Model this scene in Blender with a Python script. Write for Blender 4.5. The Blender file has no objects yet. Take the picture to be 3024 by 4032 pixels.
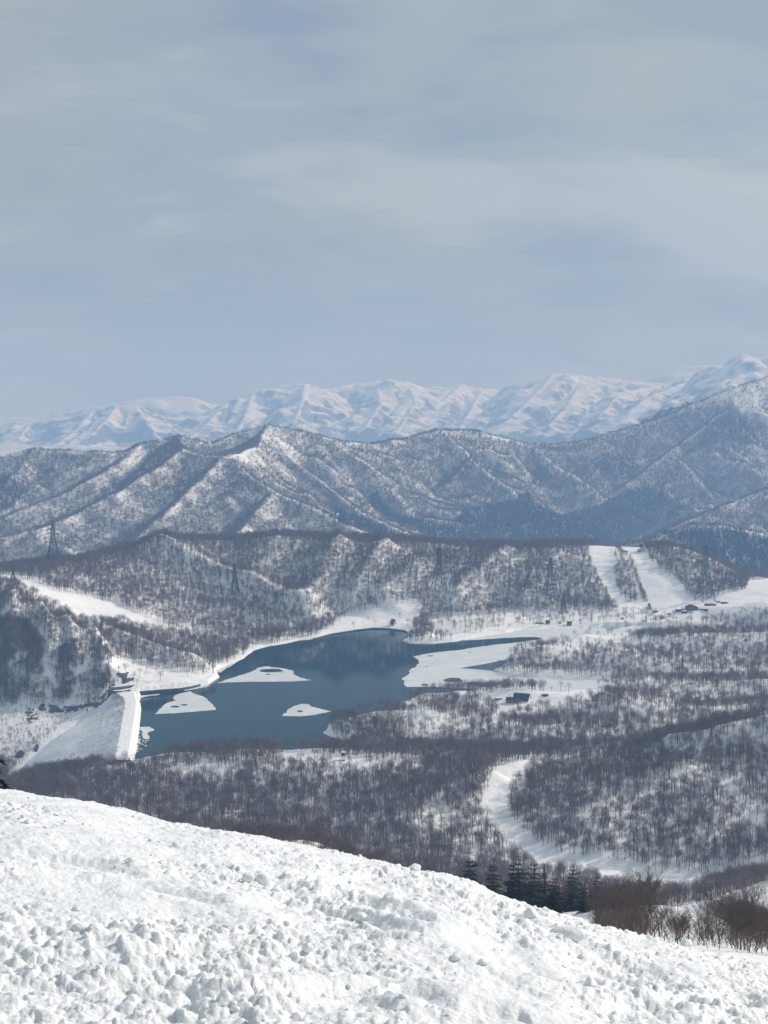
import bpy, bmesh, math, random
import numpy as np
from mathutils import Vector, Matrix
from mathutils.geometry import tessellate_polygon

scene = bpy.context.scene
COL = scene.collection
R = math.radians

# ------------------------------------------------------------------ camera
EYE = 350.0                      # metres above the lake
F, CX, CY = 5855.0, 1512.0, 2016.0
PITCH = R(3.67)
cam_d = bpy.data.cameras.new('camera')
cam = bpy.data.objects.new('camera', cam_d)
COL.objects.link(cam)
cam.location = (0, 0, EYE)
cam.rotation_euler = (R(90) - PITCH, 0, 0)
cam_d.sensor_fit = 'VERTICAL'
cam_d.sensor_height = 24.0
cam_d.lens = 24.0 * F / 4032.0
cam_d.clip_start = 0.1
cam_d.clip_end = 60000
scene.camera = cam

# ------------------------------------------------------------------ light
SUN_AZ, SUN_EL = R(56), R(29)    # azimuth from the view direction (+Y) towards +X
scene.view_settings.view_transform = 'Standard'
scene.view_settings.look = 'None'
scene.view_settings.gamma = 1
scene.view_settings.use_curve_mapping = False
scene.view_settings.exposure = 0.0
sun_d = bpy.data.lights.new('sun', 'SUN')
sun_d.energy = 4.1
sun_d.angle = R(0.6)
sun_d.color = (1.0, 0.97, 0.93)
sun = bpy.data.objects.new('sun', sun_d)
COL.objects.link(sun)
sdir = Vector((math.sin(SUN_AZ) * math.cos(SUN_EL), math.cos(SUN_AZ) * math.cos(SUN_EL), math.sin(SUN_EL)))
sun.rotation_euler = (-sdir).to_track_quat('-Z', 'Y').to_euler()
sun.location = sdir * 500

world = bpy.data.worlds.new('World')
scene.world = world
world.use_nodes = True
def build_world():
    nt = world.node_tree
    N, L = nt.nodes, nt.links
    N.clear()
    out = N.new('ShaderNodeOutputWorld')
    sky = N.new('ShaderNodeTexSky')
    sky.sky_type = 'NISHITA'
    sky.sun_disc = False
    sky.sun_elevation = SUN_EL
    sky.sun_rotation = SUN_AZ
    sky.altitude = 1500
    bg_sky = N.new('ShaderNodeBackground'); bg_sky.inputs[1].default_value = 0.085
    L.new(sky.outputs[0], bg_sky.inputs[0])
    # thin cloud layer: noise laid out on a flat layer overhead, stretched into long bands
    tc = N.new('ShaderNodeTexCoord')
    sep = N.new('ShaderNodeSeparateXYZ'); L.new(tc.outputs['Generated'], sep.inputs[0])
    def math_n(op, a, b=None, clamp=False):
        n = N.new('ShaderNodeMath'); n.operation = op; n.use_clamp = clamp
        for i, v in enumerate((a, b)):
            if v is None: continue
            if isinstance(v, (int, float)): n.inputs[i].default_value = v
            else: L.new(v, n.inputs[i])
        return n.outputs[0]
    zz = math_n('ADD', math_n('MAXIMUM', sep.outputs[2], 0.0), 0.34)
    px = math_n('DIVIDE', sep.outputs[0], zz)
    py = math_n('DIVIDE', sep.outputs[1], zz)
    comb = N.new('ShaderNodeCombineXYZ')
    L.new(px, comb.inputs[0]); L.new(py, comb.inputs[1])
    def noise(scale, loc, rot, detail=4, rough=0.5, dist=0.0):
        mp = N.new('ShaderNodeMapping')
        mp.inputs['Location'].default_value = loc
        mp.inputs['Rotation'].default_value = (0, 0, rot)
        mp.inputs['Scale'].default_value = scale
        L.new(comb.outputs[0], mp.inputs[0])
        t = N.new('ShaderNodeTexNoise')
        t.inputs['Scale'].default_value = 1.0
        t.inputs['Detail'].default_value = detail
        t.inputs['Roughness'].default_value = rough
        t.inputs['Distortion'].default_value = dist
        L.new(mp.outputs[0], t.inputs['Vector'])
        return t.outputs['Fac']
    broad = noise((1.7, 2.1, 1), (3.1, 1.7, 0), R(-20), 4, 0.5, 0.4)
    streak = noise((2.6, 5.2, 1), (7.3, 4.4, 2), R(-26), 6, 0.55, 0.9)
    tint = noise((2.2, 2.2, 1), (1.3, 9.4, 5), R(8), 2, 0.4, 0.2)
    dens = math_n('ADD', math_n('MULTIPLY', broad, 0.62), math_n('MULTIPLY', streak, 0.38))
    ramp = N.new('ShaderNodeValToRGB')
    L.new(dens, ramp.inputs[0])
    cr = ramp.color_ramp
    cr.interpolation = 'EASE'
    cr.elements[0].position = 0.40; cr.elements[0].color = (0.302, 0.364, 0.43, 1)
    cr.elements[1].position = 0.60; cr.elements[1].color = (0.475, 0.515, 0.53, 1)
    e = cr.elements.new(0.50); e.color = (0.375, 0.430, 0.455, 1)
    # warm / cool drift inside the veil
    mixt = N.new('ShaderNodeMix'); mixt.data_type = 'RGBA'; mixt.blend_type = 'MULTIPLY'
    tr = N.new('ShaderNodeValToRGB'); L.new(tint, tr.inputs[0])
    tr.color_ramp.elements[0].position = 0.35; tr.color_ramp.elements[0].color = (0.94, 0.97, 1.06, 1)
    tr.color_ramp.elements[1].position = 0.65; tr.color_ramp.elements[1].color = (1.03, 1.03, 0.98, 1)
    mixt.inputs[0].default_value = 1.0
    L.new(ramp.outputs[0], mixt.inputs[6]); L.new(tr.outputs[0], mixt.inputs[7])
    # the veil glows round the hidden sun
    dotn = N.new('ShaderNodeVectorMath'); dotn.operation = 'DOT_PRODUCT'
    L.new(tc.outputs['Generated'], dotn.inputs[0]); dotn.inputs[1].default_value = tuple(sdir)
    glow = math_n('ADD', math_n('MULTIPLY', math_n('POWER', math_n('MAXIMUM', dotn.outputs['Value'], 0.0), 3.5), 0.55), 0.94)
    bg_cloud = N.new('ShaderNodeBackground'); L.new(glow, bg_cloud.inputs[1])
    L.new(mixt.outputs[2], bg_cloud.inputs[0])
    cover = N.new('ShaderNodeMapRange')
    L.new(dens, cover.inputs[0])
    cover.inputs[1].default_value = 0.30; cover.inputs[2].default_value = 0.46
    cover.inputs[3].default_value = 0.82; cover.inputs[4].default_value = 0.96
    ms = N.new('ShaderNodeMixShader')
    L.new(cover.outputs[0], ms.inputs[0])
    L.new(bg_sky.outputs[0], ms.inputs[1]); L.new(bg_cloud.outputs[0], ms.inputs[2])
    L.new(ms.outputs[0], out.inputs[0])
build_world()

cy = scene.cycles
cy.max_bounces = 6
cy.diffuse_bounces = 3
cy.glossy_bounces = 2
cy.transmission_bounces = 2
cy.volume_bounces = 2
cy.transparent_max_bounces = 4
cy.use_denoising = True
cy.use_adaptive_sampling = True
cy.adaptive_threshold = 0.01
cy.caustics_reflective = False
cy.caustics_refractive = False

# ------------------------------------------------------------------ helpers
ct, st = math.cos(PITCH), math.sin(PITCH)
def ray(px, py):
    """ray through photo pixel: (x per metre of depth, drop per metre of depth)"""
    u = (px - CX) / F; v = (CY - py) / F
    y = ct + v * st; z = -st + v * ct
    return u / y, -z / y
def at(px, py, D):
    a, s = ray(px, py)
    return np.array((a * D, D, EYE - s * D))
def on_level(px, py, z=0.0):
    a, s = ray(px, py)
    D = (EYE - z) / s
    return np.array((a * D, D, z))
def project(x, y, z):
    zz = z - EYE
    d = y * ct - zz * st
    return CX + F * x / d, CY - F * (y * st + zz * ct) / d

def _hash(ix, iy, seed):
    h = (ix * 374761393 + iy * 668265263 + seed * 982451653) & 0x7fffffff
    h = ((h ^ (h >> 13)) * 1274126177) & 0x7fffffff
    return (h ^ (h >> 16)) & 0xffff
def perlin(x, y, seed=0):
    x = np.asarray(x, float); y = np.asarray(y, float)
    ix = np.floor(x).astype(np.int64); iy = np.floor(y).astype(np.int64)
    fx = x - ix; fy = y - iy
    ux = fx * fx * fx * (fx * (fx * 6 - 15) + 10); uy = fy * fy * fy * (fy * (fy * 6 - 15) + 10)
    def g(i, j):
        a = _hash(ix + i, iy + j, seed) * (2 * math.pi / 65536)
        return np.cos(a) * (fx - i) + np.sin(a) * (fy - j)
    a = g(0, 0); b = g(1, 0); c = g(0, 1); d = g(1, 1)
    return (a + ux * (b - a) + uy * ((c + ux * (d - c)) - (a + ux * (b - a)))) * 1.5
def fbm(x, y, octv=4, seed=0, gain=0.5, lac=2.03):
    s = 0; a = 1.0; t = 0
    for o in range(octv):
        s = s + a * perlin(x, y, seed + o * 17); t += a
        x = x * lac + 3.7; y = y * lac - 1.3; a *= gain
    return s / t
def ridged(x, y, octv=4, seed=0, gain=0.5, lac=2.03):
    s = 0; a = 1.0; t = 0
    for o in range(octv):
        s = s + a * (1 - 2 * np.abs(perlin(x, y, seed + o * 31))); t += a
        x = x * lac + 1.7; y = y * lac + 5.3; a *= gain
    return s / t
def sstep(a, b, x):
    t = np.clip((x - a) / (b - a), 0, 1)
    return t * t * (3 - 2 * t)
def in_poly(poly, x, y):
    x = np.asarray(x); y = np.asarray(y)
    r = np.zeros(x.shape, bool)
    n = len(poly)
    for i in range(n):
        x0, y0 = poly[i][:2]; x1, y1 = poly[(i + 1) % n][:2]
        if y0 == y1: continue
        c = ((y0 > y) != (y1 > y)) & (x < (x1 - x0) * (y - y0) / (y1 - y0) + x0)
        r ^= c
    return r
def seg_dist(x, y, pts, closed=False):
    """distance to a polyline in plan, and the parameter-interpolated third value when there is one"""
    best = np.full(np.shape(x), 1e12); val = np.zeros(np.shape(x)); tt = np.zeros(np.shape(x))
    n = len(pts)
    m = n if closed else n - 1
    for i in range(m):
        p = pts[i]; q = pts[(i + 1) % n]
        dx, dy = q[0] - p[0], q[1] - p[1]
        l2 = dx * dx + dy * dy + 1e-9
        t = np.clip(((x - p[0]) * dx + (y - p[1]) * dy) / l2, 0, 1)
        d = (x - p[0] - t * dx) ** 2 + (y - p[1] - t * dy) ** 2
        k = d < best
        best = np.where(k, d, best)
        tt = np.where(k, (i + t) / m, tt)
        if len(p) > 2: val = np.where(k, p[2] + t * (q[2] - p[2]), val)
    return np.sqrt(best), val, tt

def mesh_np(name, V, Fc, smooth=True):
    me = bpy.data.meshes.new(name)
    V = np.ascontiguousarray(V, np.float32); Fc = np.ascontiguousarray(Fc, np.int32)
    n, k = Fc.shape
    me.vertices.add(len(V)); me.vertices.foreach_set('co', V.ravel())
    me.loops.add(n * k); me.loops.foreach_set('vertex_index', Fc.ravel())
    me.polygons.add(n); me.polygons.foreach_set('loop_start', np.arange(0, n * k, k, dtype=np.int32))
    me.polygons.foreach_set('use_smooth', np.full(n, smooth, bool))
    me.update(calc_edges=True)
    return me
def grid_faces(nr, nc):
    i = np.arange(nr * nc).reshape(nr, nc)
    return np.stack([i[:-1, :-1], i[:-1, 1:], i[1:, 1:], i[1:, :-1]], -1).reshape(-1, 4)
def link(name, me, mat=None, parent=None, label=None, cat=None, group=None, kind=None, loc=None, rz=None):
    o = bpy.data.objects.new(name, me)
    COL.objects.link(o)
    if mat is not None and me is not None and not me.materials: me.materials.append(mat)
    if parent is not None: o.parent = parent
    if loc is not None: o.location = loc
    if rz is not None: o.rotation_euler = (0, 0, rz)
    if label: o['label'] = label
    if cat: o['category'] = cat
    if group: o['group'] = group
    if kind: o['kind'] = kind
    return o
class MB:
    def __init__(s): s.v = []; s.f = []
    def add(s, vs, fs):
        b = len(s.v); s.v += [tuple(v) for v in vs]; s.f += [tuple(b + i for i in f) for f in fs]
        return s
    def box(s, x0, x1, y0, y1, z0, z1):
        return s.add([(x0, y0, z0), (x1, y0, z0), (x1, y1, z0), (x0, y1, z0), (x0, y0, z1), (x1, y0, z1), (x1, y1, z1), (x0, y1, z1)],
                     [(3, 2, 1, 0), (4, 5, 6, 7), (0, 1, 5, 4), (1, 2, 6, 5), (2, 3, 7, 6), (3, 0, 4, 7)])
    def tube(s, pts, rad, n=4, cap=False):
        pts = [Vector(p) for p in pts]
        rings = []
        for i, p in enumerate(pts):
            d = (pts[min(i + 1, len(pts) - 1)] - pts[max(i - 1, 0)]).normalized()
            a = d.orthogonal().normalized(); b = d.cross(a)
            rings.append([p + (a * math.cos(2 * math.pi * k / n) + b * math.sin(2 * math.pi * k / n)) * rad[i] for k in range(n)])
        vs = [v for r in rings for v in r]; fs = []
        for i in range(len(pts) - 1):
            for k in range(n):
                fs.append((i * n + k, i * n + (k + 1) % n, (i + 1) * n + (k + 1) % n, (i + 1) * n + k))
        if cap:
            fs.append(tuple(range(n - 1, -1, -1))); fs.append(tuple(range((len(pts) - 1) * n, len(pts) * n)))
        return s.add(vs, fs)
    def blade(s, p, q, w, rnd):
        p = Vector(p); q = Vector(q)
        d = q - p
        a = d.cross(Vector((rnd.uniform(-1, 1), rnd.uniform(-1, 1), rnd.uniform(-1, 1))))
        a = a.normalized() * (w / 2) if a.length > 1e-6 else Vector((w / 2, 0, 0))
        return s.add([p - a, p + a, q], [(0, 1, 2)])
    def prism(s, poly, z0, z1):
        n = len(poly)
        return s.add([(x, y, z0) for x, y in poly] + [(x, y, z1) for x, y in poly],
                     [tuple(range(n - 1, -1, -1)), tuple(range(n, 2 * n))] + [(i, (i + 1) % n, n + (i + 1) % n, n + i) for i in range(n)])
    def mesh(s, name, smooth=False):
        me = bpy.data.meshes.new(name)
        me.from_pydata(s.v, [], s.f)
        if smooth: me.polygons.foreach_set('use_smooth', [True] * len(me.polygons))
        me.update()
        return me

# ------------------------------------------------------------------ materials
def mat(name, color, rough=0.8, spec=0.2, noise=None, bump=None, vary=0.0):
    m = bpy.data.materials.new(name)
    m.use_nodes = True
    nt = m.node_tree; N = nt.nodes; L = nt.links
    b = N['Principled BSDF']
    b.inputs['Base Color'].default_value = (*color, 1)
    b.inputs['Roughness'].default_value = rough
    b.inputs['Specular IOR Level'].default_value = spec
    tc = N.new('ShaderNodeTexCoord')
    src = None
    if noise:
        scale, c2, lo, hi = noise
        t = N.new('ShaderNodeTexNoise'); t.inputs['Scale'].default_value = scale; t.inputs['Detail'].default_value = 5
        L.new(tc.outputs['Object'], t.inputs['Vector'])
        r = N.new('ShaderNodeValToRGB')
        r.color_ramp.elements[0].position = lo; r.color_ramp.elements[0].color = (*color, 1)
        r.color_ramp.elements[1].position = hi; r.color_ramp.elements[1].color = (*c2, 1)
        L.new(t.outputs['Fac'], r.inputs[0])
        src = r.outputs[0]
        L.new(src, b.inputs['Base Color'])
    if vary:
        oi = N.new('ShaderNodeObjectInfo')
        mr = N.new('ShaderNodeMapRange'); L.new(oi.outputs['Random'], mr.inputs[0])
        mr.inputs[3].default_value = 1 - vary; mr.inputs[4].default_value = 1 + vary
        hs = N.new('ShaderNodeHueSaturation')
        L.new(mr.outputs[0], hs.inputs['Value'])
        if src is not None: L.new(src, hs.inputs['Color'])
        else: hs.inputs['Color'].default_value = (*color, 1)
        L.new(hs.outputs[0], b.inputs['Base Color'])
    if bump:
        scale, dist, strength = bump
        t = N.new('ShaderNodeTexNoise'); t.inputs['Scale'].default_value = scale; t.inputs['Detail'].default_value = 6
        t.inputs['Roughness'].default_value = 0.6
        L.new(tc.outputs['Object'], t.inputs['Vector'])
        bp = N.new('ShaderNodeBump'); bp.inputs['Distance'].default_value = dist; bp.inputs['Strength'].default_value = strength
        L.new(t.outputs['Fac'], bp.inputs['Height']); L.new(bp.outputs[0], b.inputs['Normal'])
    return m
M = dict(
    snow=mat('snow', (0.83, 0.84, 0.86), 0.6, 0.2, noise=(0.02, (0.88, 0.885, 0.895), 0.35, 0.65), bump=(0.12, 3.0, 0.5)),
    fresh=mat('trodden_snow', (0.77, 0.785, 0.80), 0.55, 0.25, noise=(1.4, (0.845, 0.855, 0.86), 0.3, 0.7), bump=(45, 0.012, 1.0)),
    ice=mat('snowy_ice', (0.60, 0.64, 0.66), 0.5, 0.3, noise=(0.035, (0.74, 0.76, 0.77), 0.35, 0.7)),
    bark=mat('bark', (0.090, 0.068, 0.058), 0.9, 0.1, vary=0.35),
    twig=mat('twigs', (0.165, 0.118, 0.092), 0.9, 0.1, vary=0.35),
    pale=mat('pale_bark', (0.26, 0.24, 0.22), 0.9, 0.1),
    shrub=mat('dark_twigs', (0.125, 0.092, 0.075), 0.9, 0.1, vary=0.35),
    rust=mat('russet_twigs', (0.125, 0.082, 0.064), 0.9, 0.1, vary=0.3),
    needle=mat('needles', (0.014, 0.025, 0.021), 0.8, 0.2, vary=0.25),
    conbark=mat('conifer_bark', (0.06, 0.05, 0.045), 0.9, 0.1),
    rock=mat('rock', (0.06, 0.06, 0.065), 0.9, 0.1, noise=(0.3, (0.16, 0.155, 0.15), 0.4, 0.7), bump=(0.5, 0.6, 0.8)),
    concrete=mat('dark_concrete', (0.07, 0.075, 0.08), 0.9, 0.1, noise=(0.15, (0.12, 0.12, 0.12), 0.4, 0.7)),
    steel=mat('grey_steel', (0.04, 0.045, 0.055), 0.6, 0.4),
    dark=mat('dark_timber', (0.035, 0.03, 0.03), 0.8, 0.2, noise=(0.8, (0.06, 0.05, 0.045), 0.4, 0.6)),
    navy=mat('navy_roof', (0.03, 0.04, 0.065), 0.6, 0.3, noise=(0.4, (0.045, 0.055, 0.08), 0.4, 0.6)),
    green=mat('green_roof', (0.04, 0.07, 0.075), 0.6, 0.3),
    cream=mat('cream_wall', (0.62, 0.58, 0.52), 0.8, 0.2, noise=(0.5, (0.70, 0.66, 0.6), 0.4, 0.6)),
    grey=mat('grey_wall', (0.25, 0.25, 0.26), 0.8, 0.2, noise=(0.5, (0.32, 0.31, 0.31), 0.4, 0.6)),
    rustred=mat('rust_red_wall', (0.30, 0.12, 0.07), 0.8, 0.2),
    brown=mat('brown_wall', (0.12, 0.075, 0.055), 0.8, 0.2),
    glass=mat('window_glass', (0.02, 0.025, 0.03), 0.15, 0.5),
    cloth_dark=mat('dark_skiwear', (0.02, 0.022, 0.03), 0.8, 0.2),
    skin=mat('skin', (0.45, 0.3, 0.23), 0.6, 0.3),
)
_b = M['fresh'].node_tree.nodes['Principled BSDF']
_b.inputs['Subsurface Weight'].default_value = 0.5
_b.inputs['Subsurface Radius'].default_value = (1.0, 1.0, 1.0)
_b.inputs['Subsurface Scale'].default_value = 0.025
def water_mat():
    m = bpy.data.materials.new('lake_water'); m.use_nodes = True
    N = m.node_tree.nodes; L = m.node_tree.links
    b = N['Principled BSDF']
    b.inputs['Base Color'].default_value = (0.004, 0.036, 0.052, 1)
    b.inputs['Roughness'].default_value = 0.06
    b.inputs['IOR'].default_value = 1.15
    b.inputs['Specular IOR Level'].default_value = 0.14
    tc = N.new('ShaderNodeTexCoord'); mp = N.new('ShaderNodeMapping'); mp.inputs['Scale'].default_value = (0.05, 0.16, 0.1)
    t = N.new('ShaderNodeTexNoise'); t.inputs['Scale'].default_value = 1; t.inputs['Detail'].default_value = 4
    L.new(tc.outputs['Object'], mp.inputs[0]); L.new(mp.outputs[0], t.inputs['Vector'])
    bp = N.new('ShaderNodeBump'); bp.inputs['Distance'].default_value = 0.12; bp.inputs['Strength'].default_value = 0.35
    L.new(t.outputs['Fac'], bp.inputs['Height']); L.new(bp.outputs[0], b.inputs['Normal'])
    return m
M['water'] = water_mat()
def mountain_snow(name, wl, lo, hi, rockc, slope_lo, slope_hi):
    """snow with bare rock and scrub where it is steep and where a noise says so"""
    m = bpy.data.materials.new(name); m.use_nodes = True
    N = m.node_tree.nodes; L = m.node_tree.links
    b = N['Principled BSDF']; b.inputs['Roughness'].default_value = 0.7; b.inputs['Specular IOR Level'].default_value = 0.1
    tc = N.new('ShaderNodeTexCoord')
    mp = N.new('ShaderNodeMapping'); mp.inputs['Scale'].default_value = (1 / wl, 1 / wl, 0.35 / wl)
    L.new(tc.outputs['Object'], mp.inputs[0])
    t = N.new('ShaderNodeTexNoise'); t.inputs['Scale'].default_value = 1; t.inputs['Detail'].default_value = 8; t.inputs['Roughness'].default_value = 0.65
    L.new(mp.outputs[0], t.inputs['Vector'])
    g = N.new('ShaderNodeNewGeometry'); sp = N.new('ShaderNodeSeparateXYZ'); L.new(g.outputs['Normal'], sp.inputs[0])
    s = N.new('ShaderNodeMapRange'); L.new(sp.outputs[2], s.inputs[0])
    s.inputs[1].default_value = slope_hi; s.inputs[2].default_value = slope_lo; s.inputs[3].default_value = 0.0; s.inputs[4].default_value = 0.22
    a = N.new('ShaderNodeMath'); a.operation = 'ADD'; L.new(t.outputs['Fac'], a.inputs[0]); L.new(s.outputs[0], a.inputs[1])
    pz = N.new('ShaderNodeSeparateXYZ'); L.new(tc.outputs['Object'], pz.inputs[0])
    h = N.new('ShaderNodeMapRange'); L.new(pz.outputs[2], h.inputs[0])
    h.inputs[1].default_value = lo; h.inputs[2].default_value = hi; h.inputs[3].default_value = 0.16; h.inputs[4].default_value = 0.0
    a2 = N.new('ShaderNodeMath'); a2.operation = 'ADD'; L.new(a.outputs[0], a2.inputs[0]); L.new(h.outputs[0], a2.inputs[1])
    r = N.new('ShaderNodeValToRGB')
    r.color_ramp.elements[0].position = 0.60; r.color_ramp.elements[0].color = (0.86, 0.865, 0.875, 1)
    r.color_ramp.elements[1].position = 0.80; r.color_ramp.elements[1].color = (*rockc, 1)
    L.new(a2.outputs[0], r.inputs[0]); L.new(r.outputs[0], b.inputs['Base Color'])
    return m
M['far_snow'] = mountain_snow('mountain_snow', 110.0, 200, 620, (0.13, 0.13, 0.14), 0.72, 0.9)
M['mid_snow'] = mountain_snow('forest_snow', 60.0, -100, 250, (0.30, 0.30, 0.31), 0.7, 0.9)

# ------------------------------------------------------------------ near terrain
U_MAX = 0.36
def ctrl():
    P = []
    def a(px, py, D): P.append(at(px, py, D))
    def z(px, D, h): P.append(np.array(((px - CX) / F * D, D, h)))
    for px in (-600, 0, 800, 1500, 2200, 3024, 3600):
        z(px, 25, 338.5); z(px, 90, 312); z(px, 180, 281)
    for px, h in ((-600, 246), (0, 245), (800, 238), (1500, 231), (2050, 231), (2700, 234), (3024, 226), (3600, 215)): z(px, 345, h)
    for px, D, h in ((2200, 430, 204), (2500, 430, 202), (2750, 430, 199), (3024, 430, 192), (3600, 430, 180), (1700, 430, 200), (1000, 450, 205), (0, 450, 212)): z(px, D, h)
    for px, h in ((-600, 150), (0, 155), (600, 157), (900, 158), (1200, 160), (1400, 152), (1650, 138), (1850, 122), (2200, 105), (2700, 100), (3024, 112), (3600, 130)): z(px, 650, h)
    for px, h in ((-600, 70), (300, 72), (900, 70), (1300, 66), (1700, 55), (2200, 50), (2700, 55), (3024, 72), (3600, 95)): z(px, 850, h)
    for px, h in ((-600, 30), (300, 32), (900, 30), (1300, 28), (1700, 18), (2200, 14), (2700, 12), (3024, 28), (3600, 45)): z(px, 1010, h)
    # valley floor and the slope beyond it
    for px, py, D in ((2200, 3400, 1180), (2450, 3430, 1180), (2700, 3450, 1170), (2900, 3420, 1170), (3024, 3390, 1165), (1750, 3340, 1195),
                      (1600, 3280, 1225), (1200, 3215, 1265), (700, 3180, 1290), (300, 3130, 1340), (100, 3095, 1400), (-200, 3060, 1450),
                      (30, 3090, 1440), (300, 3040, 1450), (600, 2998, 1450), (900, 3015, 1420), (1200, 3015, 1410), (1350, 2995, 1420), (1600, 3015, 1410),
                      (2000, 3010, 1415), (2200, 3012, 1430), (900, 3100, 1360), (1200, 3110, 1345), (1600, 3150, 1310), (1950, 3200, 1290), (2000, 3290, 1235),
                      (2400, 3200, 1285), (2400, 3340, 1210), (2800, 3100, 1335), (2800, 3300, 1240), (3024, 3200, 1285), (3024, 2960, 1420), (2700, 3000, 1400),
                      (2400, 3080, 1365), (3024, 2880, 1460), (2800, 2925, 1445), (2500, 2985, 1430), (2300, 3022, 1420)): a(px, py, D)
    for px, D, h in ((3024, 1580, 14), (2600, 1560, 4), (2000, 1530, 2), (3600, 1450, 55), (3600, 1200, 5), (3600, 1600, 20)): z(px, D, h)
    # the low ridges on the right of the lake
    for px, py, D in ((1450, 2850, 1650), (1700, 2838, 1655), (1950, 2845, 1640), (2300, 2830, 1650), (2700, 2822, 1655), (3024, 2800, 1660), (1700, 2925, 1570),
                      (2200, 2930, 1562), (2600, 2905, 1580), (1700, 2765, 1780), (1850, 2745, 1780), (2050, 2755, 1750), (2300, 2735, 1780), (2600, 2715, 1800),
                      (3024, 2700, 1820), (1750, 2805, 1715), (2100, 2812, 1705), (2000, 2640, 2055), (2300, 2545, 2130), (2700, 2505, 2150), (3024, 2492, 2160),
                      (2500, 2640, 1990), (2800, 2600, 2040), (3024, 2580, 2060), (2800, 2435, 2310), (3024, 2405, 2330), (2560, 2488, 2300), (3024, 2460, 2250)): a(px, py, D)
    for px, D, h in ((1800, 1695, 4), (2300, 1705, 5), (2800, 1715, 8), (2000, 1865, 1), (2500, 1880, 3), (3024, 1900, 6), (2300, 2210, 4), (2700, 2235, 9), (3024, 2240, 14),
                     (2800, 2400, 18), (3600, 1850, 30), (3600, 2150, 50), (3600, 2330, 60)): z(px, D, h)
    # village shelf and ski hill
    for px, py, D in ((2725, 2400, 2560), (2450, 2420, 2560), (2200, 2460, 2480), (2000, 2450, 2480), (2120, 2420, 2580), (3024, 2335, 2700), (2850, 2375, 2640), (2100, 2395, 2620),
                      (2400, 2380, 2660), (2550, 2395, 2650), (2350, 2270, 2800), (2600, 2270, 2800), (2800, 2290, 2790)): a(px, py, D)
    # crest of the wooded hill
    for px, py, D in ((-500, 2260, 2500), (60, 2242, 2450), (205, 2218, 2550), (420, 2188, 2700), (700, 2126, 2800), (850, 2134, 2850), (1100, 2117, 2850), (1300, 2121, 2850),
                      (1600, 2138, 2880), (1900, 2160, 2900), (2050, 2172, 2900), (2200, 2160, 2920), (2370, 2152, 2950), (2500, 2166, 2950), (2650, 2158, 2950),
                      (2760, 2182, 2950), (2880, 2262, 2900), (2950, 2288, 2870), (3024, 2292, 2860), (3300, 2270, 2860)): a(px, py, D)
    for px, D, h in ((-600, 2700, 45), (0, 2680, 55), (250, 2760, 62), (480, 2900, 66), (-600, 2950, 10), (0, 2950, 20), (300, 3000, 25)): z(px, D, h)
    for px in (-600, 0, 600, 1200, 1800, 2300, 2700): z(px, 3200, 25); z(px, 3550, -80)
    for px in (3024, 3600): z(px, 3100, -15); z(px, 3550, -110)
    # faces of the hill, left spurs, dam abutment and the gorge below it
    for px, py, D in ((1000, 2300, 2610), (1300, 2300, 2610), (1300, 2450, 2480), (1000, 2420, 2440), (1700, 2300, 2650), (1900, 2400, 2590), (1650, 2420, 2520), (500, 2300, 2450),
                      (330, 2330, 2330), (400, 2400, 2250), (100, 2290, 2260), (600, 2460, 2265), (800, 2510, 2270), (950, 2535, 2255), (300, 2440, 2130), (600, 2560, 2085), (800, 2640, 2010),
                      (60, 2335, 2150), (100, 2420, 2080), (200, 2550, 1990), (450, 2620, 1945), (600, 2680, 1895), (780, 2680, 1930), (0, 2600, 1950), (100, 2700, 1880), (250, 2755, 1855),
                      (420, 2720, 1860), (-400, 2400, 2150), (-400, 2650, 1900), (0, 2850, 1790), (150, 2905, 1740), (0, 2950, 1710), (100, 2985, 1680), (0, 3060, 1630), (200, 3010, 1600), (-400, 2950, 1680)): a(px, py, D)
    for px, D, h in ((350, 1700, -26), (400, 1620, -30), (300, 1560, -32), (520, 2700, 105)): z(px, D, h)
    # lake bed
    for px, D in ((700, 1600), (700, 1750), (1000, 1650), (1000, 1850), (1000, 2050), (1250, 1900), (1300, 2250), (1500, 2150), (1200, 1600), (1550, 2350), (1800, 2000), (2100, 1950)): z(px, D, -5)
    return np.array(P)
CP = ctrl()
def tps_fit(P, lam=2e-5):
    X = P[:, :2] / 1000.0
    n = len(X)
    r2 = ((X[:, None] - X[None]) ** 2).sum(-1)
    K = 0.5 * r2 * np.log(r2 + 1e-12) + lam * np.eye(n)
    A = np.zeros((n + 3, n + 3)); A[:n, :n] = K
    A[:n, n] = 1; A[:n, n + 1:] = X; A[n, :n] = 1; A[n + 1:, :n] = X.T
    b = np.zeros(n + 3); b[:n] = P[:, 2]
    return X, np.linalg.solve(A, b)
TX, TW = tps_fit(CP)
def tps(x, y):
    X = np.stack([x.ravel(), y.ravel()], -1) / 1000.0
    out = np.empty(len(X)); n = len(TX)
    for i in range(0, len(X), 20000):
        c = X[i:i + 20000]
        r2 = ((c[:, None, 0] - TX[None, :, 0]) ** 2 + (c[:, None, 1] - TX[None, :, 1]) ** 2)
        out[i:i + 20000] = (0.5 * r2 * np.log(r2 + 1e-12)) @ TW[:n] + TW[n] + c @ TW[n + 1:]
    return out.reshape(x.shape)

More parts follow.
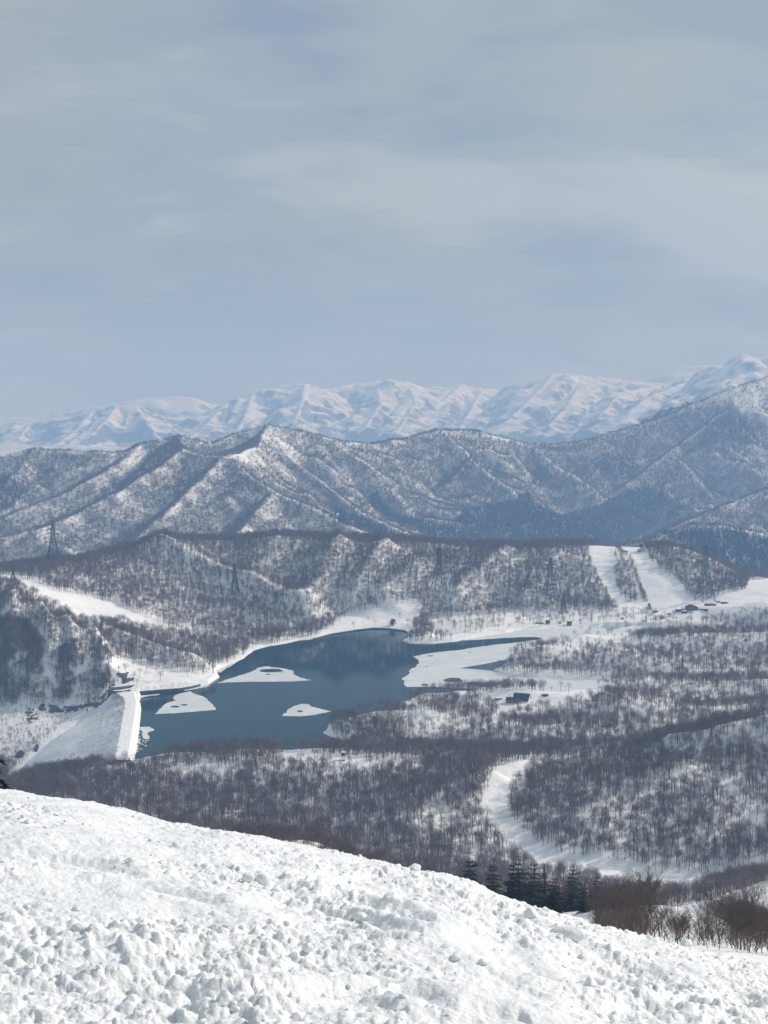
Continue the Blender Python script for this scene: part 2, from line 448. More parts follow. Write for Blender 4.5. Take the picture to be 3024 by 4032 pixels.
class Ground:
    """height field on a fan of rows (distance) and columns (direction)"""
    def __init__(s, rows, ncol, umax):
        s.D = np.asarray(rows); s.u = np.linspace(-umax, umax, ncol)
        s.X = s.u[None, :] * s.D[:, None]; s.Y = np.repeat(s.D[:, None], ncol, 1)
    def z(s, x, y):
        x = np.asarray(x, float); y = np.asarray(y, float)
        r = np.interp(y, s.D, np.arange(len(s.D)))
        c = np.interp(x / np.maximum(y, 1e-3), s.u, np.arange(len(s.u)))
        i = np.clip(r.astype(int), 0, len(s.D) - 2); j = np.clip(c.astype(int), 0, len(s.u) - 2)
        fr = r - i; fc = c - j
        Z = s.Z
        return (Z[i, j] * (1 - fr) * (1 - fc) + Z[i, j + 1] * (1 - fr) * fc + Z[i + 1, j] * fr * (1 - fc) + Z[i + 1, j + 1] * fr * fc)
    def hit(s, px, py, dmin=None):
        a, sl = ray(px, py)
        D = np.linspace(dmin or s.D[0] + 1, s.D[-1] - 1, 6000)
        zz = s.z(a * D, D)
        k = np.nonzero(zz >= EYE - sl * D)[0]
        d = D[k[0]] if len(k) else D[-1]
        return np.array((a * d, d, float(s.z(a * d, d))))
    def horizon(s, top=0.0):
        """for every grid point: the lowest drop-slope seen up to just before it (what hides it)"""
        sl = (EYE - s.Z) / s.D[:, None]
        h = np.minimum.accumulate(sl, 0)
        return h
    def slope_normal(s, x, y, e=6.0):
        dx = (s.z(x + e, y) - s.z(x - e, y)) / (2 * e); dy = (s.z(x, y + e) - s.z(x, y - e)) / (2 * e)
        return dx, dy
    def mesh(s, name):
        V = np.stack([s.X, s.Y, s.Z], -1).reshape(-1, 3)
        return mesh_np(name, V, grid_faces(*s.Z.shape))

near = Ground(np.concatenate([np.geomspace(22, 300, 50)[:-1], np.linspace(300, 1000, 120)[:-1], np.linspace(1000, 3520, 430)]), 470, U_MAX)
near.Z = tps(near.X, near.Y)

# dam and shore lines (plan)
lake_px = [(520, 2990), (532, 2900), (546, 2780), (548, 2735), (640, 2722), (760, 2706), (820, 2694), (858, 2668), (846, 2642), (880, 2626), (920, 2612), (962, 2592), (1000, 2562), (1050, 2546),
           (1120, 2535), (1180, 2521), (1242, 2516), (1300, 2496), (1400, 2482), (1470, 2474), (1560, 2477), (1604, 2488), (1606, 2508), (1582, 2524), (1610, 2534), (1700, 2536), (1800, 2526),
           (1920, 2505), (2050, 2482), (2200, 2476), (2380, 2470), (2560, 2478), (2500, 2500), (2380, 2518), (2250, 2545), (2080, 2592), (1935, 2640), (1990, 2660), (2120, 2668), (2250, 2672), (2400, 2676), (2445, 2690),
           (2380, 2712), (2250, 2728), (2100, 2730), (1900, 2722), (1750, 2745), (1640, 2770), (1574, 2790), (1590, 2806), (1640, 2822), (1500, 2845), (1320, 2866), (1270, 2884), (1300, 2900), (1360, 2918), (1390, 2934),
           (1350, 2955), (1290, 2968), (1200, 2980), (1000, 2990), (800, 2994), (640, 2990)]
lake_poly = [on_level(*p)[:2] for p in lake_px]
def shape_near():
    X, Y, Z = near.X, near.Y, near.Z
    # spurs that run down the hill faces
    spurs = [([(583, 2150), (699, 2208), (820, 2275), (911, 2323), (1008, 2360), (1130, 2420), (1250, 2470)], 13, 42),
             ([(150, 2240), (340, 2300), (462, 2365), (600, 2440), (690, 2490)], 2.5, 38),
             ([(300, 2452), (486, 2554), (668, 2615), (844, 2657)], 9, 34),
             ([(1100, 2130), (1040, 2240), (980, 2330)], 7, 45),
             ([(1350, 2150), (1270, 2300), (1190, 2440)], 13, 33), ([(1540, 2160), (1450, 2290), (1370, 2430)], 12, 33),
             ([(1690, 2230), (1560, 2330), (1480, 2390)], 10, 33), ([(2020, 2190), (1880, 2300), (1760, 2400)], 11, 33), ([(2200, 2180), (2120, 2300), (2050, 2390)], 7, 50),
             ([(60, 2400), (40, 2560), (90, 2740)], 17, 26), ([(160, 2440), (190, 2600), (200, 2760)], 17, 24), ([(260, 2500), (290, 2620), (310, 2740)], 16, 22), ([(370, 2540), (400, 2640), (410, 2700)], 14, 20),
             ([(1270, 2884), (1480, 2836), (1760, 2838)], 5, 26), ([(1574, 2790), (1680, 2755), (1850, 2745)], 4, 22),
             ([(1935, 2640), (2150, 2575), (2330, 2540), (2700, 2505), (3100, 2485)], 6, 35), ([(2540, 2490), (2750, 2440), (3100, 2395)], 7, 35),
             ([(2600, 2960), (2800, 2925), (3100, 2870)], 7, 40), ([(2250, 3290), (2480, 3130), (2760, 3020)], 5, 30), ([(1560, 3290), (1800, 3160), (1990, 3080)], 6, 30)]
    for pl, A, w in spurs:
        pts = [near.hit(px, py, 1000) for px, py in pl]
        d, _, t = seg_dist(X, Y, pts)
        Z += A * np.where(w > 30, 2.4, 2.2) * np.exp(-(d / w) ** 1.25) * sstep(0, 0.15, t + 0.05) * sstep(0, 0.2, 1.05 - t)
    far_f = sstep(900, 1250, Y)
    Z += far_f * (fbm(X / 210, Y / 120, 4, 5) * 7.5)                              # folds
    Z += far_f * fbm(X / 60 + 9, Y / 40, 3, 21) * 2.2
    Z += (1 - far_f) * fbm(X / 60, Y / 60, 4, 9) * 4.0 * sstep(60, 300, Y)
    right = sstep(60, 160, X) * sstep(1500, 1600, Y) * (1 - sstep(2350, 2500, Y))
    Z += right * (np.sin(Y / 26.0 + X / 70.0 + 2.2 * fbm(X / 220, Y / 150, 2, 77)) * 4.2)
    # lake
    inside = in_poly(lake_poly, X, Y)
    d, _, _ = seg_dist(X, Y, lake_poly, True)
    dam_zone = (X < at(540, 2850, 1680)[0] + 8) & (Y > 1440) & (Y < 1870)
    up = np.where(dam_zone, Z, np.maximum(Z, 0.5 + np.minimum(d * 0.22, 7.0)))
    blend = sstep(60, 20, d)
    Zo = np.where((Y > 1380) & (Y < 2700) & ~((X < -250) & (Y < 1860)), Z * (1 - blend) + up * blend, Z)
    near.Z = np.where(inside, np.minimum(-0.6 - np.minimum(d * 0.2, 6), Z), Zo)
shape_near()

# ------------------------------------------------------------------ mountains
def skeleton(X, Y, ridges, slope, floor, warp, amp, wl, seed, gl=160.0, ga=20.0, jag=9.0):
    wx = X + fbm(X / wl, Y / wl, 3, seed) * warp; wy = Y + fbm(X / wl + 5, Y / wl + 9, 3, seed + 3) * warp
    H = np.full(X.shape, -1e9); dmin = np.full(X.shape, 1e9); S = np.zeros(X.shape)
    for rd in ridges:
        sl = slope
        pts = [at(*p) for p in rd]
        cum = rd[0][0] * 3.0
        for i in range(len(pts) - 1):
            p, q = pts[i], pts[i + 1]
            dx, dy = q[0] - p[0], q[1] - p[1]
            l2 = dx * dx + dy * dy + 1e-9
            t = np.clip(((wx - p[0]) * dx + (wy - p[1]) * dy) / l2, 0, 1)
            t0 = np.clip(((X - p[0]) * dx + (Y - p[1]) * dy) / l2, 0, 1)
            d0 = np.hypot(X - p[0] - t0 * dx, Y - p[1] - t0 * dy)
            d1 = np.hypot(wx - p[0] - t * dx, wy - p[1] - t * dy)
            k = sstep(0, 150, d0)
            d = d0 * (1 - k) + d1 * k
            zz = p[2] + (t0 * (1 - k) + t * k) * (q[2] - p[2])
            dq = np.minimum(d, 2500)
            h = zz - sl * d + sl * 0.00012 * dq * dq
            side = np.sign((X - p[0]) * dy - (Y - p[1]) * dx)
            tu = ((X - p[0]) * dx + (Y - p[1]) * dy) / l2
            S = np.where(h > H, cum + np.clip(tu, -.6, 1.6) * math.sqrt(l2) + 5000 * side, S)
            cum += math.sqrt(l2)
            H = np.maximum(H, h); dmin = np.minimum(dmin, d0)
    f = floor
    H = f + np.log1p(np.exp(np.clip((H - f) / 40, -30, 30))) * 40
    g = ridged(X / wl * 1.7 + 3, Y / wl * 1.7, 4, seed + 50, .42) * 0.75 + ridged(X / wl * 4, Y / wl * 4 + 7, 3, seed + 70) * 0.25
    H += g * amp *  sstep(10, 260, dmin) * sstep(f - 5, f + 90, H)
    H += jag * (fbm(X / 130, Y / 130, 4, seed + 95, .55) + .5 * ridged(X / 210, Y / 210, 3, seed + 96)) * sstep(f - 5, f + 90, H)
    sw = S + 150 * fbm(X / 420, Y / 420, 3, seed + 90)
    H += ga * (ridged(sw / gl, dmin / (gl * 7), 3, seed + 91) - .2) * sstep(15, 220, dmin) * sstep(f - 5, f + 90, H)
    return H, dmin
mid_ridges = [
    [(-700, 1840, 4700), (0, 1805, 4700), (130, 1778, 4700), (270, 1780, 4700), (420, 1785, 4750), (500, 1780, 4800), (560, 1752, 4900), (700, 1726, 5000), (830, 1752, 5050), (930, 1710, 5150), (1050, 1680, 5200),
     (1200, 1704, 5300), (1310, 1736, 5350), (1450, 1747, 5500), (1580, 1736, 5700), (1740, 1695, 5900), (1900, 1702, 6100), (2010, 1736, 6200), (2080, 1746, 6250), (2180, 1754, 6300), (2330, 1730, 6350),
     (2430, 1700, 6450), (2600, 1650, 6550), (2780, 1570, 6700), (2900, 1528, 6800), (3024, 1486, 7000), (3500, 1320, 7300)],
    [(700, 1726, 5000), (720, 1772, 4500), (800, 1790, 4450), (880, 1797, 4400), (960, 1855, 4300), (1080, 1935, 4200), (1250, 2015, 4100), (1430, 2090, 4000), (1560, 2135, 3900)],
    [(880, 1797, 4400), (940, 1785, 4500), (1010, 1762, 4750), (1050, 1680, 5200)],
    [(1050, 1680, 5200), (1080, 1725, 5050), (1130, 1795, 4950), (1220, 1865, 4850), (1300, 1925, 4750), (1420, 2015, 4650), (1560, 2085, 4550), (1680, 2135, 4450)],
    [(720, 1772, 4500), (600, 1855, 4300), (450, 1945, 4100), (300, 2025, 3950), (150, 2085, 3800), (0, 2125, 3700)],
    [(560, 1752, 4900), (480, 1815, 4700), (350, 1895, 4500), (200, 1965, 4350), (0, 2045, 4200), (-200, 2115, 4100)],
    [(130, 1778, 4700), (80, 1850, 4550), (0, 1930, 4400), (-150, 2000, 4300)],
    [(880, 1797, 4400), (800, 1885, 4200), (690, 1985, 4000), (600, 2065, 3850), (520, 2145, 3700)],
    [(1080, 1935, 4200), (1000, 2025, 4000), (930, 2115, 3800)],
    [(1740, 1695, 5900), (1800, 1745, 5800), (1850, 1805, 5700), (1780, 1885, 5550), (1700, 1955, 5450), (1600, 2035, 5300)],
    [(1850, 1805, 5700), (1950, 1885, 5550), (2060, 1965, 5400), (2200, 2045, 5250), (2330, 2115, 5150)],
    [(1310, 1736, 5350), (1450, 1830, 5250), (1530, 1920, 5150), (1600, 2000, 5000)],
    [(2900, 1528, 6800), (2870, 1605, 6650), (2750, 1695, 6450), (2640, 1775, 6300), (2540, 1855, 6150), (2430, 1935, 6000), (2330, 1995, 5850), (2200, 2055, 5700)],
    [(2870, 1605, 6650), (2920, 1685, 6500), (3024, 1785, 6350), (3200, 1905, 6200)],
    [(2430, 1700, 6450), (2400, 1785, 6300), (2350, 1855, 6150), (2300, 1905, 6050)],
    [(2080, 1746, 6250), (2180, 1825, 6050), (2280, 1885, 5950)],
    [(2640, 1775, 6300), (2720, 1860, 6100), (2780, 1930, 5950)],
    [(2450, 2155, 4000), (2620, 2105, 4100), (2740, 2068, 4150), (2860, 2073, 4150), (3024, 2113, 4100), (3300, 2165, 4000)],
    [(2560, 2125, 4500), (2680, 2065, 4700), (2800, 2015, 4850), (2920, 1965, 5000), (3024, 1925, 5100), (3300, 1855, 5200)],
]
mid = Ground(np.concatenate([np.linspace(3480, 5500, 210)[:-1], np.linspace(5500, 7700, 150)]), 420, U_MAX)
mid.Z, mid.dmin = skeleton(mid.X, mid.Y, mid_ridges, 0.80, -140.0, 110.0, 85.0, 560.0, 11, 210.0, 55.0)
far_ridges = [
    [(-700, 1710, 11000), (0, 1690, 11000), (120, 1668, 11000), (300, 1645, 10800), (370, 1614, 10600), (460, 1597, 10500), (530, 1597, 10500), (570, 1615, 10600), (640, 1642, 10900), (750, 1647, 11000), (830, 1616, 11000),
     (900, 1581, 11000), (1000, 1543, 11000), (1100, 1520, 11000), (1200, 1510, 11000), (1270, 1535, 11100), (1340, 1522, 11200), (1400, 1512, 11300), (1480, 1499, 11300), (1600, 1502, 11400), (1720, 1547, 11600),
     (1820, 1510, 11800), (1900, 1532, 11800), (1960, 1550, 11800), (2030, 1532, 11800), (2100, 1497, 11500), (2180, 1472, 11400), (2300, 1482, 11500), (2450, 1492, 11600), (2620, 1512, 11500), (2700, 1492, 11000),
     (2780, 1472, 10500), (2900, 1402, 10000), (2930, 1392, 10000), (2970, 1412, 10000), (3024, 1400, 10000), (3500, 1340, 10000)],
    [(1200, 1510, 11000), (1190, 1590, 10500), (1150, 1680, 10000), (1120, 1760, 9500)],
    [(1480, 1499, 11300), (1500, 1590, 10800), (1440, 1680, 10300)],
    [(1600, 1502, 11400), (1640, 1580, 10900), (1570, 1690, 10200)],
    [(1820, 1510, 11800), (1720, 1600, 11100), (1640, 1680, 10500), (1560, 1730, 10200)],
    [(1900, 1532, 11800), (1850, 1620, 11000), (1800, 1700, 10500)],
    [(2180, 1472, 11400), (2060, 1600, 10700), (1960, 1690, 10200)],
    [(2300, 1482, 11500), (2240, 1590, 10700), (2160, 1680, 10100)],
    [(2620, 1512, 11500), (2440, 1550, 10800), (2360, 1640, 10300), (2300, 1710, 10000)],
    [(2780, 1472, 10500), (2550, 1565, 9800), (2450, 1645, 9400), (2390, 1700, 9200)],
    [(460, 1597, 10500), (420, 1655, 10100), (330, 1735, 9700)], [(530, 1597, 10500), (600, 1690, 9900), (640, 1750, 9600)], [(370, 1614, 10600), (300, 1690, 10100), (220, 1760, 9700)],
    [(120, 1668, 11000), (60, 1740, 10400), (0, 1800, 10000)],
    [(900, 1581, 11000), (800, 1680, 10300), (740, 1730, 10000)], [(1000, 1543, 11000), (960, 1650, 10300), (900, 1740, 9800)],
    [(2480, 1705, 8300), (2620, 1615, 8400), (2750, 1548, 8500), (2840, 1503, 8500), (2900, 1482, 8500), (2960, 1466, 8500), (3024, 1456, 8500), (3500, 1380, 8500)],
]
FS = 1.4                                  # the white range stands further off
far_ridges = [[(p[0], p[1], p[2] * FS) for p in rd] for rd in far_ridges]
far = Ground(np.linspace(7650 * FS, 12400 * FS, 330), 500, U_MAX)
far.Z, _ = skeleton(far.X, far.Y, far_ridges, 0.68, 60.0, 230.0, 120.0, 1100.0, 41, 260.0, 46.0, 19.0)
# a dim last range behind everything
back_ridges = [[(-700, 1660, 18600), (150, 1640, 18600), (420, 1590, 18600), (560, 1568, 18600), (660, 1560, 18600), (760, 1563, 18600), (860, 1600, 18600), (1400, 1600, 18600), (1700, 1520, 18600), (2040, 1535, 18600), (2500, 1500, 18600), (2700, 1440, 18600), (3500, 1420, 18600)]]
back = Ground(np.linspace(17500, 19200, 50), 200, U_MAX)
back.Z, _ = skeleton(back.X, back.Y, back_ridges, 0.5, 50.0, 200.0, 90.0, 1100.0, 61)

# ------------------------------------------------------------------ dam: top, downstream toe
dam_axis = [on_level(px, py, 8.0)[:2] for px, py in ((500, 2990), (492, 2930), (495, 2860), (507, 2800), (516, 2750), (490, 2718))]

ground = link('ground', near.mesh('ground'), M['snow'], kind='structure')
link('mountains', mid.mesh('mountains'), M['mid_snow'], kind='structure')
link('snow_mountains', far.mesh('snow_mountains'), M['far_snow'], kind='structure')
link('snow_mountains', back.mesh('snow_mountains'), M['far_snow'], kind='structure')
#PART2
# ------------------------------------------------------------------ lake and ice
def flat_shape(loops, z0, z1):
    """a slab with holes: loops[0] is the outline, the others are holes"""
    loops = [[Vector((p[0], p[1], 0)) for p in l] for l in loops]
    tris = tessellate_polygon(loops)
    flat = [p for l in loops for p in l]
    n = len(flat)
    mb = MB()
    fs = []
    for t in tris:
        a, b, c = (flat[i] for i in t)
        if (b - a).cross(c - a).z < 0: t = (t[0], t[2], t[1])
        fs.append(tuple(t))
    mb.add([(p.x, p.y, z1) for p in flat] + [(p.x, p.y, z0) for p in flat], fs + [tuple(n + i for i in reversed(f)) for f in fs])
    k = 0
    for l in loops:
        m = len(l)
        for i in range(m):
            mb.f.append((k + i, k + (i + 1) % m, n + k + (i + 1) % m, n + k + i))
        k += m
    return mb
def rough_loop(pts, amp, step, seed):
    """plan outline with a ragged edge"""
    rnd = random.Random(seed)
    out = []
    n = len(pts)
    for i in range(n):
        p, q = np.array(pts[i]), np.array(pts[(i + 1) % n])
        d = np.linalg.norm(q - p)
        m = max(1, int(d / step))
        nrm = np.array((q[1] - p[1], p[0] - q[0])) / (d + 1e-9)
        for k in range(m):
            out.append(p + (q - p) * k / m + nrm * (rnd.uniform(-amp, amp) if k else 0))
    return out
def px_loop(l, z=0.0): return [on_level(px, py, z)[:2] for px, py in l]
def lens(px, py, w, h, seed, n=14):
    rnd = random.Random(seed)
    out = []
    for k in range(n):
        a = 2 * math.pi * k / n
        r = 1 + rnd.uniform(-0.10, 0.10)
        c = math.cos(a)
        out.append((px + w * r * math.copysign(abs(c) ** 0.9, c), py + h * r * math.sin(a)))
    return px_loop(out)
xs = [p[0] for p in lake_poly]; ys = [p[1] for p in lake_poly]
def grow(poly, d):
    n = len(poly); out = []
    ar = sum(poly[i][0] * poly[(i + 1) % n][1] - poly[(i + 1) % n][0] * poly[i][1] for i in range(n))
    for i in range(n):
        a, b, c = (np.array(poly[(i + k) % n][:2]) for k in (-1, 0, 1))
        t = (c - a) / (np.linalg.norm(c - a) + 1e-9)
        out.append(b + np.array((t[1], -t[0])) * d * (1 if ar > 0 else -1))
    return out
link('lake_water', flat_shape([grow(lake_poly, 5.0)], -0.5, 0.0).mesh('lake_water'), M['water'], kind='structure')

ice_px = [(1625, 2586), (1646, 2596), (1650, 2612), (1640, 2622), (1612, 2640), (1610, 2656), (1584, 2672), (1590, 2688), (1600, 2706), (1700, 2705), (1800, 2708), (1900, 2718), (2100, 2735), (2300, 2735), (2480, 2695),
          (2400, 2668), (2200, 2664), (2080, 2655), (1960, 2648), (1930, 2640), (1870, 2636), (1808, 2631), (1860, 2622), (1920, 2612), (2080, 2580), (2250, 2540), (2420, 2510), (2600, 2482), (2600, 2455), (2380, 2460), (2100, 2466),
          (1920, 2498), (1830, 2522), (1880, 2520), (1960, 2514), (2050, 2509), (2110, 2509), (2136, 2513), (2120, 2519), (2060, 2527), (1960, 2538), (1860, 2551), (1800, 2561), (1700, 2571)]
holes = [lens(1783, 2678, 38, 9, 1), lens(1868, 2693, 33, 9, 2), lens(1672, 2697, 17, 3, 3), lens(1695, 2583, 13, 2, 4), lens(1679, 2625, 4, 1.5, 5), lens(1850, 2570, 6, 1.2, 6)]
link('ice_sheet', flat_shape([rough_loop(px_loop(ice_px), 1.6, 7, 1)] + holes, -0.4, 0.25).mesh('ice_sheet'), M['ice'],
     label='broad white ice sheet with oval melt holes filling the right arm of the lake', cat='ice sheet')
floes = [
    ([(609, 2812), (640, 2780), (660, 2768), (692, 2757), (680, 2747), (690, 2738), (722, 2728), (748, 2722), (760, 2730), (803, 2744), (822, 2762), (836, 2772), (840, 2781), (852, 2796), (790, 2800), (700, 2808)],
     [lens(689, 2783, 18, 4, 8), lens(725, 2776, 15, 3, 9)], 'roughly triangular ice floe with two small melt holes near the dam'),
    ([(856, 2690), (905, 2672), (960, 2656), (1000, 2642), (1012, 2630), (1040, 2625), (1062, 2624), (1066, 2628), (1110, 2631), (1154, 2641), (1156, 2655), (1180, 2668), (1226, 2679), (1150, 2684), (1000, 2685), (910, 2687)],
     [lens(1068, 2641, 48, 7, 10), lens(1055, 2656, 11, 2, 11), lens(1108, 2647, 5, 1, 12)], 'long ice floe with a large oval melt hole, reaching from the left shore'),
    ([(1108, 2820), (1130, 2803), (1133, 2795), (1160, 2780), (1185, 2772), (1218, 2774), (1228, 2783), (1262, 2791), (1305, 2801), (1240, 2815), (1180, 2821)],
     [lens(1181, 2801, 12, 4, 13)], 'small pointed ice floe alone in the middle of the open water'),
    ([(536, 2866), (560, 2863), (590, 2862), (604, 2870), (608, 2876), (586, 2882), (583, 2895), (590, 2908), (572, 2912), (562, 2905), (563, 2885), (555, 2870)],
     [], 'tiny hooked ice floe drifting close to the dam road'),
    ([(842, 2646), (862, 2626), (900, 2615), (926, 2611), (915, 2620), (888, 2634), (868, 2648)], [], 'wedge of shore ice in the cove under the treed spur'),
    ([(545, 2740), (600, 2735), (630, 2732), (626, 2736), (580, 2742), (556, 2748)], [], 'thin strip of ice along the foot of the dark retaining wall'),
    ([(714, 2718), (760, 2708), (818, 2696), (822, 2702), (770, 2714), (730, 2720)], [], 'narrow snowy ice ledge at the far end of the retaining wall'),
]
for i, (l, h, lab) in enumerate(floes):
    link('ice_floe', flat_shape([rough_loop(px_loop(l), 1.2, 5, 20 + i)] + h, -0.4, 0.22).mesh('ice_floe'), M['ice'], label=lab, cat='ice floe', group='ice on the lake')
def brash():
    rnd = random.Random(4); mb = MB()
    for k in range(130):
        t = rnd.random()
        px = 530 - 8 * t + abs(rnd.gauss(0, 20)) * (1.2 - abs(t - 0.6)); py = 2870 + 90 * t
        c = on_level(px, py)
        r = rnd.uniform(0.5, 1.9); n = rnd.randint(4, 7); a0 = rnd.random() * 6
        mb.prism([(c[0] + r * rnd.uniform(0.6, 1.2) * math.cos(a0 + 2 * math.pi * q / n), c[1] + 1.6 * r * rnd.uniform(0.6, 1.2) * math.sin(a0 + 2 * math.pi * q / n)) for q in range(n)], -0.3, rnd.uniform(0.06, 0.3))
    link('brash_ice', mb.mesh('brash_ice'), M['ice'], kind='stuff', label='broken bits of ice floating against the dam')
brash()

# ------------------------------------------------------------------ dam
def build_dam():
    root = link('embankment_dam', None, label='snow-covered embankment dam with a curved white road along its top', cat='dam', loc=tuple(on_level(500, 2850, 8.0)))
    o = np.array(root.location)
    crest_l = [(452, 2992), (462, 2940), (474, 2880), (484, 2820), (492, 2772), (484, 2745), (452, 2724)]
    crest_r = [(500, 2992), (510, 2930), (520, 2870), (530, 2810), (536, 2765), (530, 2740), (524, 2722)]
    lip_r = [(516, 2992), (528, 2930), (537, 2870), (544, 2810), (548, 2775), (545, 2748), (536, 2726)]
    toe = [(60, 3120), (40, 3075), (95, 3010), (200, 2915), (300, 2855), (372, 2800), (430, 2745)]
    zt = [-62, -56, -44, -30, -20, -10, 2]
    n = 60
    def res(vals, k): return np.interp(np.linspace(0, len(vals) - 1, n), np.arange(len(vals)), [v[k] for v in vals])
    cl = np.array([on_level(a, b, 9.0) for a, b in zip(res(crest_l, 0), res(crest_l, 1))])
    cr = np.array([on_level(a, b, 9.0) for a, b in zip(res(crest_r, 0), res(crest_r, 1))])
    lp = np.array([on_level(a, b, 6.5) for a, b in zip(res(lip_r, 0), res(lip_r, 1))])
    tz = np.interp(np.linspace(0, 6, n), np.arange(7), zt)
    tp = np.array([on_level(a, b, z) for a, b, z in zip(res(toe, 0), res(toe, 1), tz)])
    wt = lp.copy(); wt[:, 0] += 3.5; wt[:, 2] = -3
    def strip(a, b, m, rough, seed):
        t = np.linspace(0, 1, m)[None, :, None]
        V = a[:, None] * (1 - t) + b[:, None] * t
        e = np.minimum(np.minimum(t[..., 0], 1 - t[..., 0]) * 8, 1)
        V[..., 2] += rough * e * (fbm(V[..., 0] / 5, V[..., 1] / 7, 4, seed)) + rough * e * 2.0 * fbm(V[..., 0] / 40, V[..., 1] / 40, 2, seed + 4)
        return (V - o).reshape(-1, 3), grid_faces(n, m)
    link('downstream_face', mesh_np('downstream_face', *strip(tp, cl, 50, 0.9, 31)), M['snow'], root)
    link('crest_road', mesh_np('crest_road', *strip(cl, cr, 6, 0.1, 32)), M['snow'], root)
    link('upstream_shoulder', mesh_np('upstream_shoulder', *strip(cr, lp, 5, 0.3, 33)), M['snow'], root)
    link('upstream_face', mesh_np('upstream_face', *strip(lp, wt, 6, 0.3, 34)), M['snow'], root)
    # loose stones that show through the snow under the crest
    rnd = random.Random(8); mb = MB()
    for k in range(2600):
        i = rnd.randrange(6, n - 3); f = 1 - abs(rnd.gauss(0, 0.22))
        if f < 0.1: continue
        p = tp[i] * (1 - f) + cl[i] * f - o
        p = p + np.array((rnd.uniform(-2, 2), rnd.uniform(-3, 3), 0.15))
        r = rnd.uniform(0.35, 1.1)
        vs = [(p[0] + r * rnd.uniform(-1, 1), p[1] + r * rnd.uniform(-1, 1), p[2] + r * rnd.uniform(0.1, 0.7)) for _ in range(4)]
        mb.add(vs, [(0, 1, 2), (0, 2, 3), (0, 3, 1), (1, 3, 2)])
    link('riprap', mb.mesh('riprap'), M['rock'], root, kind='stuff')
build_dam()

# ------------------------------------------------------------------ haze
hz = MB(); hz.box(-9000, 9000, -600, 19600, min(g.Z.min() for g in (near, mid, far, back)) - 1.5, max(g.Z.max() for g in (near, mid, far, back)) + 25)
hm = bpy.data.materials.new('haze'); hm.use_nodes = True
hn = hm.node_tree.nodes; hn.remove(hn['Principled BSDF'])
pv = hn.new('ShaderNodeVolumePrincipled')
pv.inputs['Color'].default_value = (0.27, 0.46, 0.77, 1)
pv.inputs['Absorption Color'].default_value = (0.50, 0.32, 0.04, 1)
pv.inputs['Density'].default_value = 0.00013
pv.inputs['Anisotropy'].default_value = 0.0
hm.node_tree.links.new(pv.outputs[0], hn['Material Output'].inputs['Volume'])
link('haze', hz.mesh('haze'), hm, kind='stuff')

# ------------------------------------------------------------------ trees: models
def bare_tree(seed, H, W, fork=0.32, dense=1.0, lean=0.0):
    """trunk and crown of a leafless tree; crown is limbs, boughs and twigs"""
    rnd = random.Random(seed)
    tr = MB(); cr = MB()
    r0 = H * 0.017
    top = Vector((lean * H * 0.2 + rnd.uniform(-.03, .03) * H, rnd.uniform(-.03, .03) * H, H * fork))
    tr.tube([(0, 0, -0.6), (rnd.uniform(-.1, .1), rnd.uniform(-.1, .1), H * fork * 0.5), top], [r0 * 1.3, r0, r0 * 0.8], 6)
    lead = top + Vector((lean * H * .2, 0, H * 0.35))
    tr.tube([top, (top + lead) / 2 + Vector((rnd.uniform(-.2, .2), rnd.uniform(-.2, .2), 0)), lead], [r0 * 0.8, r0 * 0.5, r0 * 0.2], 5)
    nl = int(7 * dense) + rnd.randint(0, 2)
    for k in range(nl):
        a = 2 * math.pi * (k + rnd.uniform(-.3, .3)) / nl
        f = rnd.random()
        base = top.lerp(lead, f * 0.8)
        el = rnd.uniform(0.25, 1.0)
        end = Vector((math.cos(a) * W / 2 * (1.05 - el * 0.55), math.sin(a) * W / 2 * (1.05 - el * 0.55), H * (0.62 + 0.33 * el))) + Vector((lean * H * .25, 0, 0))
        midp = base.lerp(end, 0.5) + Vector((math.cos(a), math.sin(a), 0)) * W * 0.07 + Vector((rnd.uniform(-.3, .3), rnd.uniform(-.3, .3), -H * 0.02))
        cr.tube([base, midp, end], [r0 * 0.5, r0 * 0.3, r0 * 0.08], 3)
        for j in range(int(6 * dense)):
            t = rnd.uniform(0.25, 1.0)
            b = base.lerp(midp, t * 2) if t < 0.5 else midp.lerp(end, t * 2 - 1)
            out = Vector((b.x, b.y, 0)); out = out.normalized() if out.length > .1 else Vector((math.cos(a), math.sin(a), 0))
            d = (out * rnd.uniform(0.2, 1.0) + Vector((rnd.uniform(-.8, .8), rnd.uniform(-.8, .8), rnd.uniform(0.25, 1.1)))).normalized()
            ln = H * rnd.uniform(0.12, 0.24)
            e = b + d * ln
            cr.tube([b, b.lerp(e, .55) + Vector((rnd.uniform(-.15, .15), rnd.uniform(-.15, .15), .1)), e], [r0 * 0.22, r0 * 0.13, r0 * 0.05], 3)
            for q in range(int(7 * dense)):
                t2 = rnd.uniform(0.2, 1.0)
                b2 = b.lerp(e, t2)
                d2 = (d * 0.7 + Vector((rnd.uniform(-1, 1), rnd.uniform(-1, 1), rnd.uniform(-.25, 1)))).normalized()
                e2 = b2 + d2 * H * rnd.uniform(0.05, 0.12)
                cr.blade(b2, e2, r0 * 0.22, rnd)
                for w in range(2):
                    e3 = b2.lerp(e2, rnd.uniform(.3, .8))
                    cr.blade(e3, e3 + (d2 + Vector((rnd.uniform(-1, 1), rnd.uniform(-1, 1), rnd.uniform(-.2, .8)))).normalized() * H * rnd.uniform(.03, .07), r0 * 0.14, rnd)
    return tr, cr
